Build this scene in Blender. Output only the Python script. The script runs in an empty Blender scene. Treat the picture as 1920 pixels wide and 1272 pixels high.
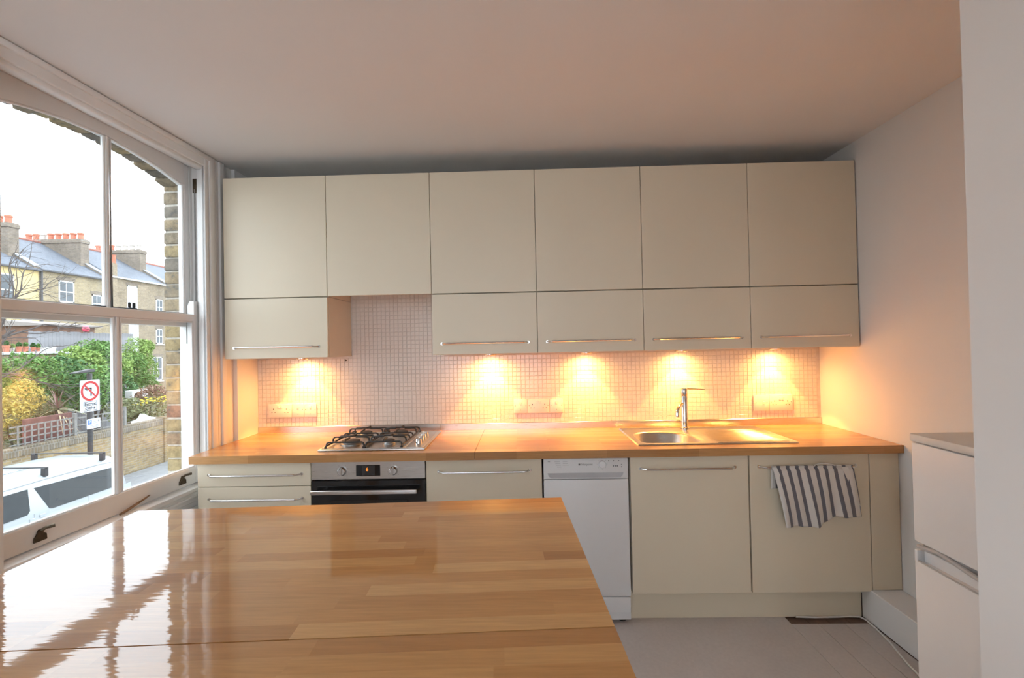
import bpy, bmesh, math, random
from mathutils import Vector, Matrix, noise as mnoise
random.seed(7)
scene = bpy.context.scene
COL = scene.collection
PI = math.pi
sin, cos = math.sin, math.cos

# ------------------------------------------------------------------ camera
CAM = Vector((1.7106, -3.0162, 1.45))
YAW, PITCH, ROLL, FPX = -0.0211, 0.0114, 0.0212, 873.55
Fv = Vector((sin(YAW)*cos(PITCH), cos(YAW)*cos(PITCH), sin(PITCH)))
Rv = Vector((cos(YAW), -sin(YAW), 0))
Uv = Rv.cross(Fv)
R2 = Rv*cos(ROLL) - Uv*sin(ROLL)
U2 = Rv*sin(ROLL) + Uv*cos(ROLL)
cd = bpy.data.cameras.new('camera')
cd.sensor_width = 36.0
cd.lens = FPX/1920*36
cd.clip_start = 0.02
cd.clip_end = 300
cam = bpy.data.objects.new('camera', cd)
COL.objects.link(cam)
cam.matrix_world = Matrix(((R2.x, U2.x, -Fv.x, CAM.x), (R2.y, U2.y, -Fv.y, CAM.y), (R2.z, U2.z, -Fv.z, CAM.z), (0, 0, 0, 1)))
scene.camera = cam

# ------------------------------------------------------------------ sky, exposure
SKY = 2.2
SPOT_W = 12.5
SPILL_W = 5.4
w = bpy.data.worlds.new('overcast_sky')
scene.world = w
w.use_nodes = True
bg = w.node_tree.nodes['Background']
bg.inputs[0].default_value = (0.86, 0.93, 1.0, 1)
bg.inputs[1].default_value = SKY
vs = scene.view_settings
vs.view_transform = 'Standard'
vs.look = 'None'
vs.gamma = 1
vs.use_curve_mapping = False
vs.exposure = 1.24

# ------------------------------------------------------------------ helpers
def srgb(r, g, b):
    f = lambda c: (c/255/12.92) if c/255 <= 0.04045 else ((c/255+0.055)/1.055)**2.4
    return (f(r), f(g), f(b), 1)

class Nodes:
    def __init__(s, name):
        s.m = bpy.data.materials.new(name); s.m.use_nodes = True
        s.t = s.m.node_tree; s.p = s.t.nodes['Principled BSDF']
        s.out = s.t.nodes['Material Output']
    def n(s, typ, **kw):
        nd = s.t.nodes.new(typ)
        for k, v in kw.items(): setattr(nd, k, v)
        return nd
    def l(s, a, b): s.t.links.new(a, b)
    def coords(s, scale=(1, 1, 1), swz=None, kind='Object'):
        tc = s.n('ShaderNodeTexCoord'); o = tc.outputs[kind]
        if swz:
            sp = s.n('ShaderNodeSeparateXYZ'); s.l(o, sp.inputs[0])
            cb = s.n('ShaderNodeCombineXYZ')
            for i, c in enumerate(swz): s.l(sp.outputs['XYZ'.index(c)], cb.inputs[i])
            o = cb.outputs[0]
        mp = s.n('ShaderNodeMapping'); mp.inputs['Scale'].default_value = scale
        s.l(o, mp.inputs[0]); return mp.outputs[0]
    def noise(s, vec, scale, detail=3, rough=.5):
        n = s.n('ShaderNodeTexNoise'); n.inputs['Scale'].default_value = scale
        n.inputs['Detail'].default_value = detail; n.inputs['Roughness'].default_value = rough
        s.l(vec, n.inputs['Vector']); return n.outputs['Fac']
    def ramp(s, fac, stops):
        r = s.n('ShaderNodeValToRGB'); e = r.color_ramp.elements
        e[0].position, e[0].color = stops[0]; e[1].position, e[1].color = stops[-1]
        for p, c in stops[1:-1]:
            x = e.new(p); x.color = c
        s.l(fac, r.inputs[0]); return r.outputs[0]
    def mix(s, fac, a, b, blend='MIX'):
        m = s.n('ShaderNodeMix', data_type='RGBA', blend_type=blend)
        for sock, v in ((m.inputs[0], fac), (m.inputs[6], a), (m.inputs[7], b)):
            if hasattr(v, 'is_output'): s.l(v, sock)
            else: sock.default_value = v
        return m.outputs[2]
    def bump(s, h, strength=.2, dist=.01):
        b = s.n('ShaderNodeBump'); b.inputs['Strength'].default_value = strength
        b.inputs['Distance'].default_value = dist
        s.l(h, b.inputs['Height']); s.l(b.outputs[0], s.p.inputs['Normal'])
    def set(s, col=None, rough=.5, metal=0, coat=0, coatr=.05, spec=.5, sheen=0):
        p = s.p
        if col is not None:
            if hasattr(col, 'is_output'): s.l(col, p.inputs['Base Color'])
            else: p.inputs['Base Color'].default_value = col
        if hasattr(rough, 'is_output'): s.l(rough, p.inputs['Roughness'])
        else: p.inputs['Roughness'].default_value = rough
        p.inputs['Metallic'].default_value = metal
        p.inputs['Coat Weight'].default_value = coat
        p.inputs['Coat Roughness'].default_value = coatr
        p.inputs['Specular IOR Level'].default_value = spec
        p.inputs['Sheen Weight'].default_value = sheen
        return s.m

def mixc(c, k): return (min(1, c[0]*k), min(1, c[1]*k), min(1, c[2]*k), 1)

MATS = {}
def plain(name, col, rough=.5, metal=0, var=.06, scale=6, **kw):
    """painted / plain surface with a faint uneven tone"""
    if name in MATS: return MATS[name]
    s = Nodes(name); v = s.coords()
    f = s.noise(v, scale, 4)
    c = s.ramp(f, [(.3, mixc(col, 1-var)), (.7, mixc(col, 1+var))])
    MATS[name] = s.set(c, rough, metal, **kw); return MATS[name]

def emit(name, col, strength):
    s = Nodes(name); s.set(col, .4)
    s.p.inputs['Emission Color'].default_value = col
    s.p.inputs['Emission Strength'].default_value = strength
    return s.m

def glass(name, tint=(1, 1, 1, 1), base=.04):
    s = Nodes(name)
    tr = s.n('ShaderNodeBsdfTransparent'); tr.inputs[0].default_value = tint
    gl = s.n('ShaderNodeBsdfGlossy'); gl.inputs['Roughness'].default_value = .01
    lw = s.n('ShaderNodeLayerWeight'); lw.inputs[0].default_value = .5
    pw = s.n('ShaderNodeMath', operation='POWER'); s.l(lw.outputs['Facing'], pw.inputs[0]); pw.inputs[1].default_value = 5
    ma = s.n('ShaderNodeMath', operation='MULTIPLY_ADD'); s.l(pw.outputs[0], ma.inputs[0]); ma.inputs[1].default_value = .8; ma.inputs[2].default_value = base
    mx = s.n('ShaderNodeMixShader')
    s.l(ma.outputs[0], mx.inputs[0]); s.l(tr.outputs[0], mx.inputs[1]); s.l(gl.outputs[0], mx.inputs[2])
    s.l(mx.outputs[0], s.out.inputs[0]); return s.m

def brickmat(name, c1, c2, mortar, swz, bw=.225, bh=.075, mw=.01, rough=.9, grime=.35, off=.5):
    s = Nodes(name); v = s.coords(swz=swz)
    b = s.n('ShaderNodeTexBrick'); s.l(v, b.inputs['Vector'])
    b.offset = off
    for k, val in (('Color1', c1), ('Color2', c2), ('Mortar', mortar)): b.inputs[k].default_value = val
    b.inputs['Scale'].default_value = 1; b.inputs['Mortar Size'].default_value = mw
    b.inputs['Brick Width'].default_value = bw; b.inputs['Row Height'].default_value = bh
    b.inputs['Mortar Smooth'].default_value = .2; b.inputs['Bias'].default_value = 0
    n1 = s.noise(v, .9, 5, .6)
    n2 = s.noise(v, 7, 3)
    g = s.ramp(n1, [(.3, (1-grime, 1-grime, 1-grime, 1)), (.7, (1.0, 1.0, 1.0, 1))])
    c = s.mix(1.0, b.outputs['Color'], g, 'MULTIPLY')
    g2 = s.ramp(n2, [(.35, (.8, .8, .8, 1)), (.65, (1, 1, 1, 1))])
    c = s.mix(1.0, c, g2, 'MULTIPLY')
    inv = s.n('ShaderNodeMath', operation='SUBTRACT'); inv.inputs[0].default_value = 1
    s.l(b.outputs['Fac'], inv.inputs[1])
    s.bump(inv.outputs[0], .5, .01)
    return s.set(c, rough, spec=.2)

# -------- mesh builder
class MB:
    def __init__(s): s.bm = bmesh.new()
    def box(s, x0, x1, y0, y1, z0, z1, bev=0, seg=1):
        r = bmesh.ops.create_cube(s.bm, size=1)
        vs_ = r['verts']
        for v in vs_:
            v.co = Vector(((x0+x1)/2+v.co.x*(x1-x0), (y0+y1)/2+v.co.y*(y1-y0), (z0+z1)/2+v.co.z*(z1-z0)))
        if bev > 0:
            es = list({e for v in vs_ for e in v.link_edges})
            bmesh.ops.bevel(s.bm, geom=es, offset=bev, segments=seg, profile=.5, affect='EDGES')
        return s
    def prism(s, pts, axis, a, b, bev=0):
        """pts: 2D polygon in the two axes other than `axis` (order x,y,z), extruded a..b"""
        def mk(p, t):
            if axis == 'x': return Vector((t, p[0], p[1]))
            if axis == 'y': return Vector((p[0], t, p[1]))
            return Vector((p[0], p[1], t))
        A = [s.bm.verts.new(mk(p, a)) for p in pts]; B = [s.bm.verts.new(mk(p, b)) for p in pts]
        n = len(pts)
        fs = [s.bm.faces.new(A[::-1]), s.bm.faces.new(B)]
        for i in range(n): fs.append(s.bm.faces.new((A[i], A[(i+1) % n], B[(i+1) % n], B[i])))
        if bev > 0:
            es = list({e for f in fs for e in f.edges})
            bmesh.ops.bevel(s.bm, geom=es, offset=bev, segments=1, affect='EDGES')
        return s
    def tube(s, pts, r, n=8, cap=True, closed=False):
        pts = [Vector(p) for p in pts]; m = len(pts)
        rs = r if isinstance(r, (list, tuple)) else [r]*m
        rings = []; prev = None
        for i, p in enumerate(pts):
            if closed: t = (pts[(i+1) % m]-pts[i-1]).normalized()
            elif i == 0: t = (pts[1]-p).normalized()
            elif i == m-1: t = (p-pts[i-1]).normalized()
            else: t = ((pts[i+1]-p).normalized()+(p-pts[i-1]).normalized()).normalized()
            if prev is None:
                a = Vector((0, 0, 1)) if abs(t.z) < .9 else Vector((1, 0, 0))
                u = t.cross(a).normalized()
            else:
                u = (prev-t*prev.dot(t)).normalized()
            prev = u; v = t.cross(u)
            rings.append([s.bm.verts.new(p+(u*cos(2*PI*k/n)+v*sin(2*PI*k/n))*rs[i]) for k in range(n)])
        for i in range(m-1 if not closed else m):
            a, b = rings[i], rings[(i+1) % m]
            for k in range(n): s.bm.faces.new((a[k], a[(k+1) % n], b[(k+1) % n], b[k]))
        if cap and not closed:
            s.bm.faces.new(rings[0][::-1]); s.bm.faces.new(rings[-1])
        return s
    def cyl(s, p0, p1, r, n=20, r1=None):
        return s.tube([p0, p1], [r, r if r1 is None else r1], n)
    def lathe(s, prof, c, n=20, axis='z'):
        """prof: list of (radius, height) from bottom to top round the axis through c"""
        rings = []
        for (r, h) in prof:
            ring = []
            for k in range(n):
                a = 2*PI*k/n
                if axis == 'z': p = Vector((c[0]+r*cos(a), c[1]+r*sin(a), c[2]+h))
                elif axis == 'y': p = Vector((c[0]+r*cos(a), c[1]-h, c[2]+r*sin(a)))
                else: p = Vector((c[0]-h, c[1]+r*cos(a), c[2]+r*sin(a)))
                ring.append(s.bm.verts.new(p))
            rings.append(ring)
        for i in range(len(rings)-1):
            for k in range(n):
                s.bm.faces.new((rings[i][k], rings[i][(k+1) % n], rings[i+1][(k+1) % n], rings[i+1][k]))
        s.bm.faces.new(rings[0][::-1]); s.bm.faces.new(rings[-1])
        return s
    def poly(s, pts):
        s.bm.faces.new([s.bm.verts.new(Vector(p)) for p in pts]); return s
    def grid(s, fn, nu, nv, thick=0):
        vv = [[s.bm.verts.new(Vector(fn(i/nu, j/nv))) for j in range(nv+1)] for i in range(nu+1)]
        uvl = s.bm.loops.layers.uv.verify()
        for i in range(nu):
            for j in range(nv):
                f = s.bm.faces.new((vv[i][j], vv[i+1][j], vv[i+1][j+1], vv[i][j+1]))
                for lp, (a, b) in zip(f.loops, ((i, j), (i+1, j), (i+1, j+1), (i, j+1))): lp[uvl].uv = (a/nu, b/nv)
        return s
    def xform(s, M):
        bmesh.ops.transform(s.bm, matrix=M, verts=s.bm.verts); return s
    def mesh(s, name, smooth=False, angle=35):
        bmesh.ops.recalc_face_normals(s.bm, faces=s.bm.faces)
        me = bpy.data.meshes.new(name)
        if smooth:
            lim = math.radians(angle)
            for f in s.bm.faces: f.smooth = True
            for e in s.bm.edges:
                if len(e.link_faces) == 2 and e.calc_face_angle(0) > lim: e.smooth = False
        s.bm.to_mesh(me); s.bm.free(); return me
    def build(s, name, mat, parent=None, smooth=False, angle=35, kind=None, label=None, loc=None):
        o = bpy.data.objects.new(name, s.mesh(name, smooth, angle))
        COL.objects.link(o)
        if mat: o.data.materials.append(mat)
        if parent: o.parent = parent
        if kind: o['kind'] = kind
        if label: o['label'] = label
        if loc: o.location = loc
        return o

def thing(name, label, cat, loc=(0, 0, 0), rotz=0, group=None):
    o = bpy.data.objects.new(name, None); COL.objects.link(o)
    o.empty_display_size = .1
    o.location = loc; o.rotation_euler = (0, 0, rotz)
    o['label'] = label; o['category'] = cat
    if group: o['group'] = group
    return o
def tag(o, label, cat, group=None, kind=None):
    o['label'] = label; o['category'] = cat
    if group: o['group'] = group
    if kind: o['kind'] = kind
    return o
def struct(o, label=None):
    o['kind'] = 'structure'
    if label: o['label'] = label
    return o
def inst(name, me, mat, parent, loc=(0, 0, 0), rot=(0, 0, 0), scale=None):
    o = bpy.data.objects.new(name, me); COL.objects.link(o)
    if mat and not me.materials: me.materials.append(mat)
    o.parent = parent; o.location = loc; o.rotation_euler = rot
    if scale: o.scale = scale
    return o
def text(name, body, size, mat, parent, M, extrude=.0004, align='CENTER', off=0):
    cu = bpy.data.curves.new(name, 'FONT'); cu.body = body; cu.size = size
    cu.align_x = align; cu.align_y = 'CENTER'; cu.extrude = extrude; cu.offset = off
    tmp = bpy.data.objects.new(name+'_tmp', cu); COL.objects.link(tmp)
    dg = bpy.context.evaluated_depsgraph_get()
    me = bpy.data.meshes.new_from_object(tmp.evaluated_get(dg))
    bpy.data.objects.remove(tmp)
    me.transform(M)
    o = bpy.data.objects.new(name, me); COL.objects.link(o)
    me.materials.clear(); me.materials.append(mat); o.parent = parent
    return o
# text basis: facing -y (towards the room) and facing +x (across the street)
def face_front(x, y, z): return Matrix(((1, 0, 0, x), (0, 0, -1, y), (0, 1, 0, z), (0, 0, 0, 1)))
def face_px(x, y, z): return Matrix(((0, 0, 1, x), (1, 0, 0, y), (0, 1, 0, z), (0, 0, 0, 1)))

# ------------------------------------------------------------------ materials
M_wall = plain('wall_paint', (.81, .805, .795, 1), .75, var=.012, scale=2)
M_ceil = plain('ceiling_paint', (.81, .805, .795, 1), .8, var=.012, scale=2)
M_white_gloss = plain('white_gloss_paint', (.80, .79, .775, 1), .35, var=.03, scale=5)
M_cream = plain('cream_laminate', (.765, .685, .535, 1), .42, var=.012, scale=3)
M_carcass = plain('carcass_board', (.72, .66, .54, 1), .5, var=.02)
M_appl = plain('appliance_white', (.80, .81, .82, 1), .33, var=.01)
M_appl_grey = plain('appliance_grey', (.45, .46, .47, 1), .4, var=.02)
M_dark = plain('dark_recess', (.03, .028, .025, 1), .7)
M_blackiron = plain('cast_iron', (.028, .027, .026, 1), .45, var=.2)
M_blackglass = plain('black_glass', (.012, .012, .013, 1), .08, var=0)
M_plastic = plain('white_plastic', (.82, .80, .76, 1), .35, var=.01)
M_hole = plain('socket_hole', (.03, .025, .02, 1), .6)
M_mortar_tile = plain('grout', (.66, .63, .595, 1), .85, var=.08, scale=30)
M_rubber = plain('black_rubber', (.02, .02, .022, 1), .6)
M_print = plain('grey_print', (.18, .18, .19, 1), .5)
M_oldbrass = plain('worn_bronze', (.10, .075, .05, 1), .4, .8, var=.3, scale=40)
M_blackpaint = plain('black_paint', (.02, .02, .023, 1), .4)

def m_steel(name, col=(.62, .61, .59, 1), rough=.3, stretch=(2, 60, 60), amt=.08):
    s = Nodes(name); v = s.coords(stretch)
    f = s.noise(v, 8, 4, .6)
    r = s.n('ShaderNodeMapRange'); s.l(f, r.inputs[0])
    r.inputs[3].default_value = rough-amt; r.inputs[4].default_value = rough+amt
    c = s.ramp(f, [(.3, mixc(col, .92)), (.7, mixc(col, 1.06))])
    return s.set(c, r.outputs[0], 1)
M_steel = m_steel('brushed_steel')
M_steel_sink = m_steel('sink_steel', (.52, .50, .46, 1), .3)
M_burner = m_steel('burner_alloy', (.30, .29, .28, 1), .45, (1, 1, 1), .05)
M_chrome = m_steel('polished_chrome', (.78, .77, .75, 1), .1, (1, 1, 1), .03)
M_bar = m_steel('satin_bar', (.70, .70, .70, 1), .22, (1, 1, 1), .04)

def m_tile():
    s = Nodes('glazed_mosaic')
    oi = s.n('ShaderNodeObjectInfo'); v = s.coords()
    f = s.noise(v, 45, 2)
    c = s.ramp(f, [(.3, (.70, .67, .635, 1)), (.7, (.76, .73, .695, 1))])
    return s.set(c, .16)
M_tile = m_tile()

def m_worktop():
    s = Nodes('beech_block_worktop'); v = s.coords()
    b = s.n('ShaderNodeTexBrick'); s.l(v, b.inputs['Vector'])
    b.offset = .37; b.offset_frequency = 2; b.squash = 1
    b.inputs['Color1'].default_value = (.56, .30, .115, 1); b.inputs['Color2'].default_value = (.44, .215, .075, 1)
    b.inputs['Mortar'].default_value = (.42, .20, .07, 1)
    b.inputs['Scale'].default_value = 1; b.inputs['Mortar Size'].default_value = .0006
    b.inputs['Brick Width'].default_value = .46; b.inputs['Row Height'].default_value = .042
    v2 = s.coords((3, 55, 55)); g = s.noise(v2, 3, 6, .65)
    gr = s.ramp(g, [(.3, (.82, .80, .78, 1)), (.7, (1.06, 1.05, 1.04, 1))])
    c = s.mix(1, b.outputs['Color'], gr, 'MULTIPLY')
    s.bump(g, .04, .002)
    return s.set(c, .26, coat=.3, coatr=.15)
M_worktop = m_worktop()

def m_stave():
    s = Nodes('varnished_beech_stave')
    oi = s.n('ShaderNodeObjectInfo')
    base = s.ramp(oi.outputs['Random'], [(0, (.42, .175, .048, 1)), (.15, (.53, .25, .078, 1)), (.5, (.59, .295, .098, 1)), (.8, (.64, .34, .122, 1)), (1, (.70, .40, .16, 1))])
    tc = s.n('ShaderNodeTexCoord'); ge = s.n('ShaderNodeNewGeometry')
    mp = s.n('ShaderNodeMapping'); mp.inputs['Scale'].default_value = (4, 60, 60)
    ad = s.n('ShaderNodeVectorMath', operation='ADD'); s.l(ge.outputs['Position'], ad.inputs[0])
    s.l(oi.outputs['Random'], ad.inputs[1])
    s.l(ad.outputs[0], mp.inputs[0])
    g = s.noise(mp.outputs[0], 2.2, 6, .65)
    gr = s.ramp(g, [(.3, (.84, .82, .80, 1)), (.7, (1.06, 1.05, 1.04, 1))])
    c = s.mix(1, base, gr, 'MULTIPLY')
    # the varnish is slightly uneven along the boards
    mp2 = s.n('ShaderNodeMapping'); mp2.inputs['Scale'].default_value = (3.0, 16, 1); s.l(ge.outputs['Position'], mp2.inputs[0])
    h = s.noise(mp2.outputs[0], 1.6, 3, .55)
    b = s.n('ShaderNodeBump'); b.inputs['Strength'].default_value = .14; b.inputs['Distance'].default_value = .003
    s.l(h, b.inputs['Height']); s.l(b.outputs[0], s.p.inputs['Coat Normal']); s.l(b.outputs[0], s.p.inputs['Normal'])
    s.p.inputs['Coat IOR'].default_value = 1.62
    return s.set(c, .4, coat=1.0, coatr=.035, spec=.1)
M_stave = m_stave()
M_tablecore = plain('beech_core', (.50, .26, .09, 1), .35, var=.12, scale=20, coat=.4)

def m_floor():
    s = Nodes('grey_laminate_floor'); v = s.coords()
    f = s.noise(v, 3, 5); f2 = s.noise(v, 60, 3)
    c = s.ramp(f, [(.3, (.56, .505, .475, 1)), (.7, (.62, .56, .53, 1))])
    c2 = s.ramp(f2, [(.3, (.95, .95, .95, 1)), (.7, (1.03, 1.03, 1.03, 1))])
    return s.set(s.mix(1, c, c2, 'MULTIPLY'), .45)
M_floor = m_floor()
M_oldfloor = plain('old_dark_boards', (.16, .10, .075, 1), .55, var=.3, scale=14)

# ------------------------------------------------------------------ room shell
CEIL = 2.552
XR = 3.606
# window wall frame: slightly out of square with the kitchen run
KW = 0.030
WY = Vector((KW, 1, 0)).normalized(); WX = Vector((WY.y, -WY.x, 0))
WA = Vector((-.05, -.38, 0))
WROT = math.atan2(-KW, 1)
WM = Matrix.Translation(WA) @ Matrix.Rotation(WROT, 4, 'Z')

def room():
    # back wall, tiled face at y = 0
    m = MB().box(-.4, 3.85, .008, .2, 0, CEIL); struct(m.build('wall_back', M_wall), 'kitchen back wall behind the units')
    m = MB().box(XR, XR+.2, -2.0, .008, 0, CEIL); struct(m.build('wall_right', M_wall), 'plain wall at the right end of the worktop')
    m = MB().box(-.4, -.02, -.222, .008, 0, CEIL); struct(m.build('wall_nib', M_wall), 'shallow wall nib in the corner by the window')
    m = MB().box(2.716, 3.85, -5.2, -1.95, 0, CEIL); struct(m.build('wall_alcove', M_wall), 'plain pier wall beside the fridge')
    m = MB(); a, b, z0, z1 = .3, 2.2, .6, 2.38   # unseen wall behind the camera; wide window added to bring in more daylight
    m.box(-.3, a, -5.2, -5.0, 0, CEIL).box(b, 2.716, -5.2, -5.0, 0, CEIL).box(a, b, -5.2, -5.0, 0, z0).box(a, b, -5.2, -5.0, z1, CEIL)
    struct(m.build('wall_front', M_wall))
    w3 = MB()
    for k in range(4):
        x = a+(b-a-.05)*k/3; w3.box(x, x+.05, -5.13, -5.08, z0, z1)
    w3.box(a, b, -5.13, -5.08, z0, z0+.05).box(a, b, -5.13, -5.08, z1-.05, z1).box(a, b, -5.13, -5.08, 1.5, 1.54)
    struct(w3.build('added_window', M_white_gloss), 'unseen wide window added behind the viewer for extra daylight')
    m = MB().prism([(-.13, .2), (3.85, .2), (3.85, -5.2), (-.295, -5.2)], 'z', CEIL, CEIL+.15); struct(m.build('ceiling', M_ceil), 'plain white ceiling')
    # pipe boxing along the foot of the right wall
    m = MB().box(3.445, XR, -1.95, -.545, 0.0005, .167, .003); struct(m.build('trim_1', M_wall), 'low white pipe boxing along the wall foot')
    # floor: old boards below, newer grey flooring above
    base = MB().prism([(-.13, .2), (3.85, .2), (3.85, -5.2), (-.295, -5.2)], 'z', -.2, -.012).build('floor', M_oldfloor); struct(base, 'floor with grey boards over old dark boards')
    y1 = -.606
    m = MB().box(-.1, 3.047, -5.0, -.53, -.0115, 0, .0008).build('floor_sheet', M_floor, base)
    edges = [3.049, 3.184, 3.315, 3.445]
    for i in range(3):
        MB().box(edges[i], edges[i+1]-.0022, -5.0 if edges[i+1] < 2.7 else -1.95, y1, -.0115, 0, .0012).build('floor_board', M_floor, base)
    for i in range(4):
        x0 = 3.049+i*.102
        MB().box(x0, x0+.0985, y1-.01, -.53, -.0118, -.008, .001).build('old_floor_board', M_oldfloor, base)
    # window wall with two openings, in its own frame
    WB = MB()
    def seg(y0, y1, z0, z1): WB.box(-.15, 0, y0, y1, z0, z1)
    op = [(-1.10, -.056)]
    seg(op[0][1], .42, 0, CEIL); seg(-4.9, op[0][0], 0, CEIL)
    for a, b in op: seg(a, b, 0, .695); seg(a, b, 2.505, CEIL)
    wl = WB.xform(WM).build('wall_left', M_wall); struct(wl, 'window wall')
    # outer brick skin
    M_stock = []
    for i, c in enumerate([(.32, .245, .15, 1), (.27, .215, .145, 1), (.22, .19, .15, 1), (.35, .27, .145, 1), (.30, .165, .115, 1)]):
        s = Nodes('stock_brick_%d' % i); v = s.coords(kind='Object')
        n1 = s.noise(v, 22, 5, .7); n2 = s.noise(v, 90, 3, .6)
        cc = s.ramp(n1, [(.32, (.10, .095, .09, 1)), (.45, mixc(c, .7)), (.62, c), (.75, mixc(c, 1.35))])
        s.bump(n2, .6, .004); M_stock.append(s.set(cc, .9, spec=.2))
    M_lime = plain('lime_mortar', (.50, .46, .40, 1), .95, var=.2, scale=40)
    core = MB()
    core.box(-.248, -.152, -.048, .6, -2.5, 4)
    core.box(-.248, -.152, -6, op[0][0]-.006, -2.5, 4)
    for a, b in op:
        core.box(-.248, -.152, a-.01, b+.01, -2.5, .66)
        core.box(-.248, -.152, a-.01, b+.01, 2.52, 4)
    core.xform(WM).build('brick_backing', M_lime, wl)
    rnd = random.Random(3)
    z = .70; i = 0
    while z < 2.40:
        h = .066+rnd.uniform(-.003, .003)
        b = MB().box(-.25-rnd.uniform(0, .004), -.152, -.056-rnd.uniform(-.003, .004), .05, z, z+h, .006, 2)
        b.xform(WM).build('brick', M_stock[4] if i in (12, 5) else rnd.choice(M_stock[:4]), wl, smooth=True)
        z += .0755; i += 1
    # segmental arch of headers over the opening
    cy, half, rise, zsp = -.578, .522, .075, 2.385
    Rr = (half*half+rise*rise)/(2*rise); zc = zsp+rise-Rr
    a0 = math.asin(half/Rr); nv = 15
    for k in range(nv):
        a = -a0+(k+.5)*2*a0/nv
        L = 2*a0/nv*Rr*.88
        m = MB().box(-.25, -.152, -L/2, L/2, 0, .2, .006, 2)
        m.xform(WM @ Matrix.Translation((0, cy+Rr*sin(a), zc+Rr*cos(a)+rnd.uniform(-.006, .008))) @ Matrix.Rotation(-a, 4, 'X'))
        m.build('brick', rnd.choice(M_stock[:4]), wl, smooth=True)
    struct(MB().box(-.30, -.152, -1.16, 0.0, .60, .70, .006).xform(WM).build('window_sill_1', plain('stone_sill', (.62, .60, .56, 1), .85, var=.1)), 'painted stone outer sill')
room()

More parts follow.
